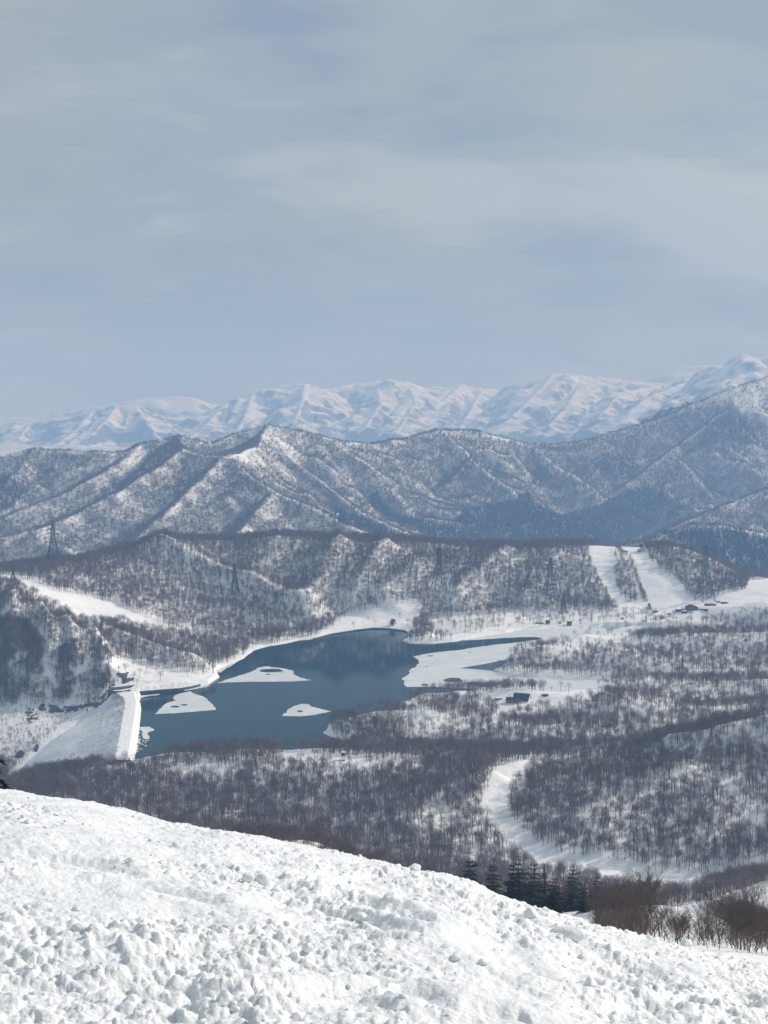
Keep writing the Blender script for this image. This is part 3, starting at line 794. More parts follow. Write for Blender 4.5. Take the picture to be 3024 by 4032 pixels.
def forest_tree(seed, H, W, twigs, tw, crown0=0.42):
    """one leafless tree as it shows from a kilometre or more"""
    rnd = random.Random(seed); mb = MB()
    r0 = H * 0.019
    tx, ty = rnd.uniform(-.4, .4), rnd.uniform(-.4, .4)
    mb.tube([(0, 0, -1.0), (tx * .5, ty * .5, H * crown0), (tx, ty, H * 0.8)], [r0 * 1.2, r0 * 0.85, r0 * 0.2], 3)
    nl = 5
    for k in range(nl):
        a = 2 * math.pi * (k + rnd.uniform(-.3, .3)) / nl
        rr = W / 2 * rnd.uniform(.5, .85)
        mb.blade((tx * .5, ty * .5, H * rnd.uniform(crown0 - .08, crown0 + .15)), (math.cos(a) * rr, math.sin(a) * rr, H * rnd.uniform(.72, .9)), r0 * 1.5, rnd)
    for k in range(twigs):
        a = rnd.uniform(0, 2 * math.pi); q = math.sqrt(rnd.random()); el = rnd.random()
        # umbrella shell, thinner underneath
        rad = W / 2 * q
        ztop = H * (1.0 - 0.36 * q * q)
        zz = ztop - H * 0.30 * rnd.random() ** 1.4 * (1.0 - .3 * q)
        p = Vector((math.cos(a) * rad, math.sin(a) * rad, zz))
        d = Vector((math.cos(a) * q * .8 + rnd.uniform(-.7, .7), math.sin(a) * q * .8 + rnd.uniform(-.7, .7), rnd.uniform(0.1, 1.0))).normalized()
        ln = H * rnd.uniform(.08, .17)
        mb.blade(p - d * ln * .6, p + d * ln * .4, tw * rnd.uniform(.7, 1.4), rnd)
    return mb
def conifer(seed, H, W, whorls=13, snow=False, clear=0.10):
    rnd = random.Random(seed); tr = MB(); cr = MB()
    tr.tube([(0, 0, -0.6), (0, 0, H * .5), (0, 0, H * .98)], [H * .018, H * .011, H * .003], 6)
    for w in range(whorls):
        t = w / (whorls - 1)
        z = H * (clear + (0.97 - clear) * t)
        L = W / 2 * (1 - t) ** 0.62 * rnd.uniform(.72, 1.12) + H * .018
        nb = rnd.randint(6, 9) if t < .8 else 5
        a0 = rnd.random() * 6
        for k in range(nb):
            a = a0 + 2 * math.pi * k / nb + rnd.uniform(-.25, .25)
            l = L * rnd.uniform(.6, 1.1)
            dz = -l * rnd.uniform(.10, .38) if t < .85 else l * .3
            c, s = math.cos(a), math.sin(a)
            p0 = Vector((0, 0, z)); p1 = Vector((c * l, s * l, z + dz))
            side = Vector((-s, c, 0))
            m = 4 if l > .5 else 2
            for j in range(1, m + 1):
                f = j / m
                q = p0.lerp(p1, f * .95)
                wd = l * .30 * (1.15 - f * .75)
                for sg in (-1, 1):
                    tip = q + side * sg * wd + Vector((c, s, 0)) * l * .16 + Vector((0, 0, -l * rnd.uniform(.02, .12)))
                    b0 = p0.lerp(p1, max(0, f - 1.0 / m * .9))
                    cr.add([b0, q + Vector((0, 0, .02 * l)), tip], [(0, 1, 2)])
                    cr.add([b0 + Vector((0, 0, -.06 * l)), q, tip + Vector((0, 0, -.12 * l))], [(0, 1, 2)])
            cr.add([p0.lerp(p1, .55) + side * .05 * l, p0.lerp(p1, .55) - side * .05 * l, p1 + Vector((c, s, 0)) * l * .1], [(0, 1, 2)])
    return tr, cr

# ------------------------------------------------------------------ forest cover: where trees stand
def ss(g, x, y, z):  # is a tree here visible over the ground in front of it
    i = np.clip(np.searchsorted(g.D, y) - 1, 0, len(g.D) - 1)
    c = np.clip(np.round(np.interp(x / y, g.u, np.arange(len(g.u)))).astype(int), 0, len(g.u) - 1)
    return (EYE - z) / y < g.hor[i, c]
near.hor = near.horizon(); mid.hor = mid.horizon()
clear_px = [
    ([(-100, 2262), (0, 2268), (60, 2264), (130, 2288), (220, 2328), (360, 2350), (480, 2390), (600, 2436), (662, 2474), (640, 2490), (540, 2470), (470, 2448), (400, 2458), (300, 2438), (200, 2380), (120, 2332), (60, 2302), (-100, 2292)], 0.0),
    ([(440, 2705), (425, 2650), (450, 2600), (540, 2608), (640, 2634), (760, 2648), (872, 2668), (855, 2695), (760, 2708), (540, 2730)], 0.04),
    ([(0, 3090), (240, 2862), (380, 2785), (440, 2715), (530, 2710), (545, 2760), (530, 2985), (300, 3012), (100, 3062), (40, 3090)], 0.0),
    ([(350, 2992), (620, 2975), (720, 2985), (580, 3012), (420, 3026)], 0.05),
    ([(660, 2470), (820, 2480), (1000, 2520), (1010, 2550), (900, 2535), (760, 2510)], 0.45),
    ([(1236, 2510), (1300, 2470), (1370, 2425), (1480, 2398), (1530, 2372), (1640, 2378), (1662, 2392), (1648, 2440), (1620, 2475), (1640, 2490), (1610, 2515), (1580, 2530), (1560, 2480), (1400, 2484)], 0.02),
    ([(2316, 2150), (2420, 2150), (2432, 2172), (2440, 2196), (2418, 2250), (2424, 2300), (2442, 2350), (2480, 2372), (2545, 2372), (2560, 2410), (2440, 2410), (2400, 2352), (2364, 2296), (2342, 2240), (2318, 2200)], 0.0),
    ([(2420, 2150), (2530, 2150), (2562, 2210), (2622, 2262), (2684, 2300), (2718, 2356), (2800, 2350), (2940, 2322), (2950, 2285), (3200, 2265), (3200, 2405), (2900, 2412), (2640, 2432), (2530, 2412), (2548, 2360), (2520, 2300), (2500, 2250), (2482, 2200), (2460, 2186)], 0.0),
    ([(2452, 2190), (2474, 2192), (2500, 2262), (2515, 2310), (2535, 2370), (2510, 2372), (2494, 2318), (2476, 2262)], 0.15),
    ([(1680, 2440), (1800, 2425), (2070, 2408), (2300, 2400), (2450, 2408), (2640, 2428), (2960, 2408), (2860, 2440), (2700, 2450), (2600, 2480), (2480, 2510), (2400, 2535), (2060, 2545), (1880, 2520), (1720, 2505)], 0.10),
    ([(2440, 2405), (2640, 2412), (2640, 2450), (2520, 2462), (2440, 2440)], 0.45),
    ([(1830, 2762), (1900, 2735), (1990, 2722), (2200, 2722), (2420, 2700), (2380, 2745), (2160, 2792), (2040, 2785), (2010, 2830), (1930, 2852), (1965, 2800), (1920, 2778)], 0.02),
    ([(1560, 2838), (1700, 2828), (1900, 2846), (1880, 2862), (1700, 2850), (1580, 2858)], 0.3),
    ([(1140, 2955), (1300, 2968), (1500, 2992), (1720, 3008), (1670, 3026), (1520, 3036), (1440, 3052), (1300, 3018), (1200, 3012), (1080, 3000)], 0.03),
    ([(650, 3030), (800, 3020), (960, 3030), (940, 3070), (820, 3080), (700, 3060)], 0.25),
    ([(1960, 3022), (2050, 2996), (2150, 2994), (2290, 3010), (2260, 3026), (2130, 3022), (2046, 3062), (1996, 3104), (1962, 3146), (1950, 3184), (1970, 3230), (2010, 3282), (2070, 3330), (2130, 3350), (2240, 3378), (2340, 3418), (2500, 3436), (2700, 3446), (2900, 3418), (3200, 3370), (3200, 3420), (2860, 3474), (2700, 3525), (2500, 3515), (2300, 3456), (2200, 3446), (2100, 3426), (2026, 3366), (1956, 3292), (1908, 3200), (1936, 3116)], 0.0),
    ([(2570, 3600), (2640, 3560), (2700, 3566), (2770, 3600), (2830, 3650), (2850, 3690), (2760, 3690), (2640, 3670), (2590, 3640)], 0.10),
    ([(2250, 2528), (2400, 2520), (2680, 2530), (2690, 2550), (2500, 2566), (2300, 2576), (2150, 2600), (2080, 2610)], 0.25),
    ([(2500, 3150), (2620, 3085), (2780, 3005), (2800, 3015), (2650, 3098), (2520, 3166)], 0.1),
    ([(2240, 3240), (2380, 3160), (2480, 3120), (2500, 3136), (2400, 3180), (2260, 3262)], 0.25),
    ([(2280, 2700), (2560, 2690), (2800, 2710), (2830, 2750), (2560, 2735), (2400, 2735)], 0.35),
    ([(1690, 2290), (1760, 2290), (1790, 2330), (1690, 2330)], 0.2), ([(860, 2300), (920, 2300), (990, 2350), (900, 2352)], 0.2), ([(2130, 2325), (2200, 2325), (2210, 2346), (2130, 2346)], 0.2),
    ([(2860, 3060), (3000, 3200), (3000, 3320), (2960, 3330), (2900, 3200)], 0.45),
    ([(0, 2760), (160, 2800), (330, 2800), (240, 2880), (100, 2950), (0, 2880)], 0.8),
]
def cover(x, y, z):
    px, py = project(x, y, z)
    c = np.ones(np.shape(x))
    for pl, d in clear_px:
        k = in_poly(pl, px, py)
        c[k] = np.minimum(c[k], d)
    return c, px, py
rng = np.random.default_rng(5)
def scatter(d0, d1, per, umax):
    n = int(umax * (d1 * d1 - d0 * d0) / per)
    y = np.sqrt(rng.uniform(d0 * d0, d1 * d1, n)); x = rng.uniform(-umax, umax, n) * y
    return x, y
# nearer than a kilometre: thick brushwood on the brow and the knoll
def near_points():
    x, y = scatter(345, 1010, 18, 0.285)
    x2, y2 = scatter(235, 350, 7, 0.285)
    x = np.concatenate([x, x2]); y = np.concatenate([y, y2])
    z = near.z(x, y)
    c, px, py = cover(x, y, z)
    s = (EYE - z) / y
    vis = ss(near, x, y, z + 11)
    edge = 0.3025 + 0.118 * (px - 1512) / 1512 * np.where(px > 1512, 0.6, 0.42)   # nothing below the snow brow shows
    top = (EYE - z - 12) / y
    c = np.where((px > 1760) & (px < 2340) & (y < 392), 0.0, c)
    c = np.where((px > 2480) & (y > 520), c * 0.16, c)
    c = np.where((px > 1500) & (y > 760), c * 0.4, c)
    c = np.where(y > 520, c * .7, c)
    c = np.where((px > 2540) & (px < 2880) & (y < 352), c * .6, c)
    k = vis & (rng.random(len(x)) < c) & (top < edge + 0.012)
    return x[k], y[k], z[k], px[k], py[k]
nx, ny, nz, npx, npy = near_points()
# the woods between one and three kilometres
def right_low(x, y): return sstep(-40, 60, x) * sstep(1520, 1600, y) * (1 - sstep(2350, 2450, y))
run_line = [near.hit(*p, 1000) for p in ((2010, 3030), (1975, 3100), (1945, 3180), (1985, 3265), (2050, 3340), (2140, 3385), (2280, 3415), (2450, 3440))]
def wood_points():
    x, y = scatter(1010, 3060, 21, 0.292)
    z = near.z(x, y)
    c, px, py = cover(x, y, z)
    cl = fbm(x / 90, y / 90, 3, 91)
    c = c * np.clip(0.85 + cl * np.where(y > 1900, .45, .8), 0.25, 1.0)
    c = c * (1 - .48 * right_low(x, y))
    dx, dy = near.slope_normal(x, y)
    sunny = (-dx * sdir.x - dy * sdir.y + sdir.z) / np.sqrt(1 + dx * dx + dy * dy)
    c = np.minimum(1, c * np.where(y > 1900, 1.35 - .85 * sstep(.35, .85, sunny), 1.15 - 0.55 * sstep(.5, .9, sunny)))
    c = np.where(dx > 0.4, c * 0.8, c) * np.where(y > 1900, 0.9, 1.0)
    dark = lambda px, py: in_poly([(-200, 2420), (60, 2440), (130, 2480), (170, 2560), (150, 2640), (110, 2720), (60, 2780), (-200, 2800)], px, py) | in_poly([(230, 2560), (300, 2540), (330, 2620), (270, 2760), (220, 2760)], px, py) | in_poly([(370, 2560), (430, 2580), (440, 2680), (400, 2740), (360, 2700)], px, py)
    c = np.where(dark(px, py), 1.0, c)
    shrub = (px < 330) & (py > 2770) & (py < 3000)
    k = (rng.random(len(x)) < c) & ss(near, x, y, z + 17) & ((z > 0.9) | (y < 1440)) | ((rng.random(len(x)) < c) & (x < -230) & (y < 1900) & (y > 1300))
    d, _, t_ = seg_dist(x, y, run_line)
    k &= d > 9 + 9 * t_
    d, _, _ = seg_dist(x, y, lake_poly, True)
    k &= ~(in_poly(lake_poly, x, y)) & ~((d < 5) & (y > 1480))
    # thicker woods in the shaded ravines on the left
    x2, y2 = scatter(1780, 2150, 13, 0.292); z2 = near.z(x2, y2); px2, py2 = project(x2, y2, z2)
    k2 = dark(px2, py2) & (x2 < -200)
    j = lambda a, b: np.concatenate([a[k], b[k2]])
    return j(x, x2), j(y, y2), j(z, z2), j(px, px2), j(py, py2), j(shrub, np.zeros(len(x2), bool))
wx, wy, wz, wpx, wpy, wshrub = wood_points()

kinds = bpy.data.collections.new('tree_kinds')      # models that the woods repeat
def kind_obj(name, me, m):
    me.materials.append(m)
    o = bpy.data.objects.new(name, me)
    return o
def gn_forest(name, pts, scale, rot, idx, models, label):
    col = bpy.data.collections.new(name + '_kinds')
    for k, o in enumerate(models):
        o.name = '%s_%02d' % (name, k)
        col.objects.link(o)
    me = bpy.data.meshes.new(name)
    me.vertices.add(len(pts)); me.vertices.foreach_set('co', np.ascontiguousarray(pts, np.float32).ravel())
    a = me.attributes.new('tree_scale', 'FLOAT_VECTOR', 'POINT'); a.data.foreach_set('vector', np.ascontiguousarray(scale, np.float32).ravel())
    a = me.attributes.new('tree_rot', 'FLOAT_VECTOR', 'POINT'); a.data.foreach_set('vector', np.ascontiguousarray(rot, np.float32).ravel())
    a = me.attributes.new('tree_kind', 'INT', 'POINT'); a.data.foreach_set('value', np.ascontiguousarray(idx, np.int32))
    o = link(name, me, kind='stuff', label=label)
    ng = bpy.data.node_groups.new(name, 'GeometryNodeTree')
    ng.interface.new_socket('Geometry', in_out='INPUT', socket_type='NodeSocketGeometry')
    ng.interface.new_socket('Geometry', in_out='OUTPUT', socket_type='NodeSocketGeometry')
    N = ng.nodes; L = ng.links
    gi = N.new('NodeGroupInput'); go = N.new('NodeGroupOutput')
    ci = N.new('GeometryNodeCollectionInfo'); ci.inputs['Collection'].default_value = col
    ci.inputs['Separate Children'].default_value = True; ci.inputs['Reset Children'].default_value = True
    ip = N.new('GeometryNodeInstanceOnPoints'); ip.inputs['Pick Instance'].default_value = True
    def attr(n, t):
        q = N.new('GeometryNodeInputNamedAttribute'); q.data_type = t; q.inputs[0].default_value = n
        return q.outputs['Attribute']
    L.new(gi.outputs[0], ip.inputs['Points']); L.new(ci.outputs[0], ip.inputs['Instance'])
    L.new(attr('tree_kind', 'INT'), ip.inputs['Instance Index'])
    L.new(attr('tree_rot', 'FLOAT_VECTOR'), ip.inputs['Rotation'])
    L.new(attr('tree_scale', 'FLOAT_VECTOR'), ip.inputs['Scale'])
    L.new(ip.outputs[0], go.inputs[0])
    md = o.modifiers.new('woods', 'NODES'); md.node_group = ng
    return o
def rand_srt(n, lo, hi, nk, tilt=0.05):
    s = rng.uniform(lo, hi, n)
    sc = np.stack([s * rng.uniform(.85, 1.2, n), s * rng.uniform(.85, 1.2, n), s], -1)
    rt = np.stack([rng.normal(0, tilt, n), rng.normal(0, tilt, n), rng.uniform(0, 6.28, n)], -1)
    return sc, rt, rng.integers(0, nk, n)

# -- individual trees: the ones that show largest
bare_kinds = [bare_tree(100 + k, 11.0, 7.5 + (k % 3), 0.24 + 0.05 * (k % 3), 1.1, lean=0.25 * ((k % 3) - 1)) for k in range(3)]
bare_kinds += [bare_tree(110 + k, 7.5, 7.5, 0.06, 1.1, lean=0.3 * (k - 1)) for k in range(3)]
bare_mesh = []
for k, (t, c) in enumerate(bare_kinds):
    tm = t.mesh('trunk'); cm = c.mesh('crown')
    tm.materials.append(M['bark']); cm.materials.append(M['rust'] if k == 4 else M['shrub'])
    bare_mesh.append((tm, cm))
def tree_thing(name, meshes, loc, scale, rz, label, cat, group=None):
    r = link(name, None, label=label, cat=cat, group=group, loc=loc, rz=rz)
    r.scale = (scale,) * 3 if isinstance(scale, (int, float)) else scale
    for nm, me in zip(('trunk', 'crown'), meshes): link(nm, me, None, r)
    return r
rt_ = random.Random(3)
nk = rng.choice((0, 1, 2, 3, 3, 4, 4, 4, 5, 5), len(nx))
nscale = rng.uniform(.5, .95, len(nx)) * (.68 + .42 * sstep(300, 375, ny)) * np.where(npx < 2420, .88, 1.0)
nscale = np.where(ny > 520, rng.uniform(.6, 1.0, len(nx)), nscale)
order = np.argsort(-nscale * np.where(nk < 3, 11.0, 7.5) / ny)
N_IND = 290
def zone(px, y, low):
    what = 'low many-stemmed bare shrub' if low else 'single-trunk bare tree'
    if y > 520: return what + ' on the dark wooded knoll behind the snow crest', 'bare trees and shrubs on the dark knoll'
    for lim, txt in ((1800, 'left of the first dark conifer at the snow crest'), (2130, 'among the left dark conifers below the three skiers'), (2340, 'among the right dark conifers beyond the snow crest'),
                     (2540, 'in the brown scrub between the conifers and the snow knoll'), (2860, 'on and around the small sunlit snow knoll'), (9999, 'in the dark scrub by the right edge of the picture')):
        if px < lim: return what + ' ' + txt, 'bare trees and shrubs ' + txt
for i in order[:N_IND]:
    k = int(nk[i]); sc_ = float(nscale[i])
    lab, grp = zone(npx[i], ny[i], k > 2)
    tree_thing('bare_shrub' if k > 2 else 'bare_tree', bare_mesh[k], (nx[i], ny[i], nz[i] - 0.2), (sc_ * rt_.uniform(.9, 1.15), sc_ * rt_.uniform(.9, 1.15), sc_), rt_.uniform(0, 6.28), lab, 'shrub' if k > 2 else 'tree', grp + (' (shrubs)' if k > 2 else ''))
rest = order[N_IND:]
# -- everything else of the leafless woods: one mass
mod = []
for k in range(6): mod.append(kind_obj('k', forest_tree(200 + k, 14.0, 7.6 + 0.5 * (k % 3), 250, 0.10, 0.44).mesh('k'), M['twig']))
for k in range(5): mod.append(kind_obj('k', forest_tree(300 + k, 14.0, 7.6 + 0.5 * (k % 3), 105, 0.20, 0.44).mesh('k'), M['twig']))
def both(t, c):
    m = MB(); m.add(t.v, t.f); m.add(c.v, c.f); return m
for t, c in bare_kinds: mod.append(kind_obj('k', both(t, c).mesh('k'), M['shrub']))
ax = np.concatenate([nx[rest], wx]); ay = np.concatenate([ny[rest], wy]); az = np.concatenate([nz[rest], wz])
sc, rt, _ = rand_srt(len(ax), .52, 1.15, 1)
sh = np.concatenate([np.zeros(len(rest), bool), wshrub])
sc[sh] *= 0.45
sc[:len(rest)] = (nscale[rest] * 1.0)[:, None]
idx = np.where(ay < 1750, rng.integers(0, 6, len(ax)), 6 + rng.integers(0, 5, len(ax)))
idx[:len(rest)] = 11 + nk[rest]
gn_forest('bare_woods', np.stack([ax, ay, az], -1), sc, rt, idx, mod, 'leafless grey-brown beech woods covering the snowy slopes round the lake')

# -- mountain woods
def mountain_points():
    x, y = scatter(3500, 7600, 27, 0.285)
    z = mid.z(x, y)
    dx, dy = mid.slope_normal(x, y, 12)
    facing = -(dx * x + dy * y - (EYE - z) * 1.0) # >0 when the slope shows to the camera
    px, py = project(x, y, z)
    k = ss(mid, x, y, z + 8) & (facing * -1 < 1e9)
    dens = 0.85 + fbm(x / 220, y / 220, 3, 19) * 0.9
    dens = dens * (1 - 0.75 * sstep(1640, 1560, py))
    sunny = (-dx * sdir.x - dy * sdir.y + sdir.z) / np.sqrt(1 + dx * dx + dy * dy)
    dens = dens * (1.35 - 1.05 * sstep(.40, .95, sunny))
    zk = mid.Z; mid.Z = mid.dmin; rd = mid.z(x, y); mid.Z = zk
    dens = dens * np.where((sunny > .5) & (fbm(x / 300, y / 300, 2, 23) > -.15), .30 + .7 * sstep(10, 70, rd), 1.0)
    bright = [([(940, 1690), (1050, 1670), (1110, 1720), (1190, 1790), (1230, 1850), (1180, 1840), (1060, 1750), (1000, 1745)], .35), ([(880, 1790), (1020, 1770), (1060, 1800), (1250, 1930), (1320, 2000), (1200, 1930), (1060, 1860)], .4),
              ([(2870, 1560), (2960, 1560), (3040, 1640), (3040, 1700), (2920, 1640)], .25), ([(20, 1790), (80, 1780), (110, 1830), (20, 1900)], .4), ([(1400, 1800), (1520, 1760), (1560, 1800), (1420, 1850)], .6)]
    for pl, d in bright:
        q = in_poly(pl, px, py); dens[q] *= d
    k &= rng.random(len(x)) < dens
    con = [[(1880, 2000), (2020, 1980), (2080, 1930), (2100, 1990), (2200, 2040), (2340, 2000), (2420, 1960), (2500, 1930), (2560, 1925), (2640, 1960), (2700, 2000), (2640, 2050), (2560, 2090), (2480, 2130), (2400, 2160), (1980, 2160), (1860, 2100), (1800, 2060), (1820, 2010)],
           [(2320, 1820), (2400, 1780), (2480, 1800), (2540, 1860), (2480, 1890), (2380, 1870)], [(2880, 1600), (2960, 1680), (3000, 1760), (2880, 1740), (2780, 1760), (2700, 1800), (2760, 1700)],
           [(1450, 1950), (1490, 1935), (1500, 1990), (1580, 2030), (1700, 2060), (1720, 2090), (1560, 2060), (1460, 2000)], [(1640, 2080), (1800, 2080), (1900, 2110), (1960, 2160), (1700, 2140)], [(1300, 2000), (1420, 2040), (1600, 2120), (1500, 2120), (1350, 2060)],
           [(2600, 2100), (2900, 2090), (3060, 2140), (3060, 2260), (2900, 2260), (2780, 2180)], [(1850, 1790), (1880, 1830), (1780, 1900), (1720, 1930), (1760, 1870)], [(2080, 1900), (2130, 1830), (2180, 1880), (2140, 1930)], [(0, 1880), (60, 1890), (90, 1960), (20, 2010), (0, 2000)]]
    cz = np.zeros(len(x), bool)
    for i_, pl in enumerate(con): cz |= (i_ in (0, 3, 4, 5, 6)) & in_poly(pl, px + 12 * fbm(x / 60, y / 60, 2, 3), py + 12 * fbm(x / 60, y / 60, 2, 4))
    odd = (rng.random(len(x)) < 0.02 + 0.05 * (px > 1900)) & (px > 1300)
    # thick dark plantations
    x2, y2 = scatter(3500, 7000, 17, 0.285); z2 = mid.z(x2, y2)
    px, py = project(x2, y2, z2)
    c2 = np.zeros(len(x2), bool)
    for i_, pl in enumerate(con): c2 |= (rng.random(len(x2)) < (.95 if i_ in (0, 3, 4, 5, 6) else .30)) & in_poly(pl, px + 12 * fbm(x2 / 60, y2 / 60, 2, 3), py + 12 * fbm(x2 / 60, y2 / 60, 2, 4))
    c2 &= ss(mid, x2, y2, z2 + 8)
    k &= ~cz
    return np.concatenate([x[k], x2[c2]]), np.concatenate([y[k], y2[c2]]), np.concatenate([z[k], z2[c2]]), np.concatenate([odd[k], np.ones(c2.sum(), bool)])
mx, my, mz, mc = mountain_points()
bm_ = [kind_obj('k', forest_tree(400 + k, 13.0, 9.0, 40, 0.7, 0.38).mesh('k'), M['twig']) for k in range(4)]
def small_conifer(seed):
    rnd = random.Random(seed); mb = MB()
    for j in range(4):
        z0 = 1.5 + j * 3.6; r = 2.9 - j * .6; n = 6
        vs = [(r * rnd.uniform(.7, 1.2) * math.cos(2 * math.pi * q / n), r * rnd.uniform(.7, 1.2) * math.sin(2 * math.pi * q / n), z0 + rnd.uniform(-.5, .5)) for q in range(n)] + [(0, 0, z0 + 6)]
        mb.add(vs, [(q, (q + 1) % n, n) for q in range(n)])
    return mb
cm_ = [kind_obj('k', small_conifer(k).mesh('k'), M['needle']) for k in range(3)]
q = ~mc
sc, rt, ix = rand_srt(q.sum(), .6, 1.15, 4)
gn_forest('mountain_woods', np.stack([mx[q], my[q], mz[q]], -1), sc, rt, ix, bm_, 'far leafless woods on the blue hazy mountains beyond the lake')
q = mc
sc, rt, ix = rand_srt(q.sum(), .5, .95, 3, .02)
gn_forest('conifer_woods', np.stack([mx[q], my[q], mz[q]], -1), sc, rt, ix, cm_, 'dark conifer plantations in the hazy valley beyond the ski hill')
print('POINTS', len(nx), len(wx), (~mc).sum(), mc.sum())

#PART3
# ------------------------------------------------------------------ evergreen trees and single trees that stand out
def top_height(px, py_top, x, y, z):
    a, s = ray(px, py_top)
    return max(1.5, EYE - s * y - z)
def conifer_thing(px, py_top, label, D=None, py_base=None, w=0.5, seed=0, group=None, whorls=13, clear=.06):
    if D is None: p = near.hit(px, py_base, 1000 if py_base < 3200 else 320)
    else:
        a, s = ray(px, py_top); p = np.array((a * D, D, float(near.z(a * D, D))))
    h = top_height(px, py_top, *p)
    t, c = conifer(seed, h, h * w, whorls, clear=clear)
    tm, cm = t.mesh('trunk'), c.mesh('crown')
    tm.materials.append(M['conbark']); cm.materials.append(M['needle'])
    return tree_thing('conifer', (tm, cm), tuple(p), 1.0, 0.3 * seed, label, 'conifer', group)
G1 = 'dark conifers beyond the snow crest'
for k, (px, py, D, w, lab) in enumerate([
    (1850, 3396, 368, .75, 'dark conifer standing apart, leftmost of the row beyond the snow crest'),
    (1942, 3418, 372, .72, 'dark conifer with flat sparse branches, second from the left in the row'),
    (2043, 3386, 362, .62, 'tallest dark conifer with a bare flat-topped tip, below the three skiers'),
    (2020, 3412, 380, .55, 'slim dark conifer close behind the flat-topped tallest one'),
    (2104, 3408, 352, .56, 'dense dark conifer with a pointed spire, right of the tallest one'),
    (2182, 3470, 346, .66, 'short snow-flecked conifer low on the snow crest, right of the dense pointed one'),
    (2256, 3432, 382, .62, 'dark conifer with a ragged round top among brown bare trees'),
    (2352, 3458, 366, .6, 'dark broad conifer behind the pale-branched bare tree'),
    (2300, 3490, 350, .6, 'ragged dark conifer low between the round-topped one and the broad one'),
    (2145, 3452, 372, .5, 'narrow dark conifer wedged behind the dead stem'),
    (2452, 3500, 392, .6, 'dark conifer rightmost of the row, behind the short pointed one'),
    (2412, 3532, 350, .56, 'short pointed conifer beside the pale-branched bare tree')]):
    conifer_thing(px, py - 22, lab, D=D, w=w, seed=10 + k, whorls=15)
conifer_thing(2812, 3284, 'lone dark conifer on the blue-shaded wooded slope at the right', py_base=3360, w=.5, seed=31)
conifer_thing(133, 3032, 'small dark conifer at the edge of the valley wood below the dam', D=1390, w=.6, seed=32)
conifer_thing(205, 3004, 'bigger dark conifer above the small one in the valley wood below the dam', D=1420, w=.7, seed=33)
conifer_thing(2423, 2157, 'single spindle-shaped conifer at the top of the ski slope', py_base=2186, w=.5, seed=34, clear=.02)
G2 = 'conifers in a line down the ski hill'
for k in range(16):
    f = k / 15
    px = 2478 + 62 * f + random.Random(k).uniform(-6, 6); pb = 2194 + 172 * f
    conifer_thing(px, pb - 27, 'dark conifer in the line of evergreens between the two ski runs', py_base=pb, w=.55, seed=40 + k, group=G2, whorls=8)
for k, (px, pb) in enumerate(((2886, 2393), (2896, 2394), (2908, 2393), (2916, 2394), (2926, 2393))):
    conifer_thing(px, pb - 11, 'small dark conifer in the clump on the snowfield right of the chalets', py_base=pb, w=.5, seed=60 + k, group='small conifers right of the chalets', whorls=7)
conifer_thing(2953, 2384, 'small conifer standing alone on the snowfield, left one of the last two', py_base=2396, w=.5, seed=66, whorls=7)
conifer_thing(2970, 2386, 'smallest conifer on the snowfield, nearest the right edge', py_base=2396, w=.5, seed=67, whorls=7)

def bare_special(px, py_top, D, W, seed, label, dense=1.3, m1='bark', m2='twig', fork=.25, name='bare_tree'):
    a, s = ray(px, py_top); p = np.array((a * D, D, float(near.z(a * D, D))))
    h = top_height(px, py_top, *p)
    t, c = bare_tree(seed, h, W, fork, dense)
    tm, cm = t.mesh('trunk'), c.mesh('crown'); tm.materials.append(M[m1]); cm.materials.append(M[m2])
    return tree_thing(name, (tm, cm), tuple(p), 1.0, 0, label, 'tree')
bare_special(2405, 3480, 347, 10.5, 71, 'spreading bare tree with pale crooked branches in front of the short conifer', 1.1, 'pale', 'pale', .3)
bare_special(2215, 3465, 352, 6.5, 72, 'light brown bare tree between the snow-flecked conifer and the ragged one', 1.2, 'pale', 'rust', .2)
bare_special(2670, 3500, 360, 10.0, 73, 'dark bare tree with a stout trunk and wide crown standing on the sunlit snow knoll', 1.4)
bare_special(2590, 3520, 372, 7.0, 75, 'dark bare tree left of the stout one at the edge of the sunlit snow knoll', 1.3)
bare_special(2960, 3430, 720, 13.0, 74, 'round-crowned dark bare tree alone on the blue-shaded snow at the right', 1.5)
a_, s_ = ray(2143, 3400); x_, y_ = a_ * 372, 372; z_ = float(near.z(x_, y_))
mb = MB(); hh = top_height(2143, 3400, x_, y_, z_)
mb.tube([(0, 0, -.5), (.1, 0, hh * .5), (0, .1, hh)], [.24, .18, .10], 6, True)
sn = link('dead_tree', None, label='straight dead tree stem without a crown behind the conifers', cat='dead tree', loc=(x_, y_, z_))
link('trunk', mb.mesh('trunk'), M['bark'], sn)
mb = MB(); mb.tube([(0, 0, hh * .97), (-.5, .1, hh * 1.0)], [.07, .03], 4); mb.tube([(0, 0, hh * .7), (.6, .1, hh * .78)], [.06, .02], 4)
link('branch', mb.mesh('branch'), M['bark'], sn)

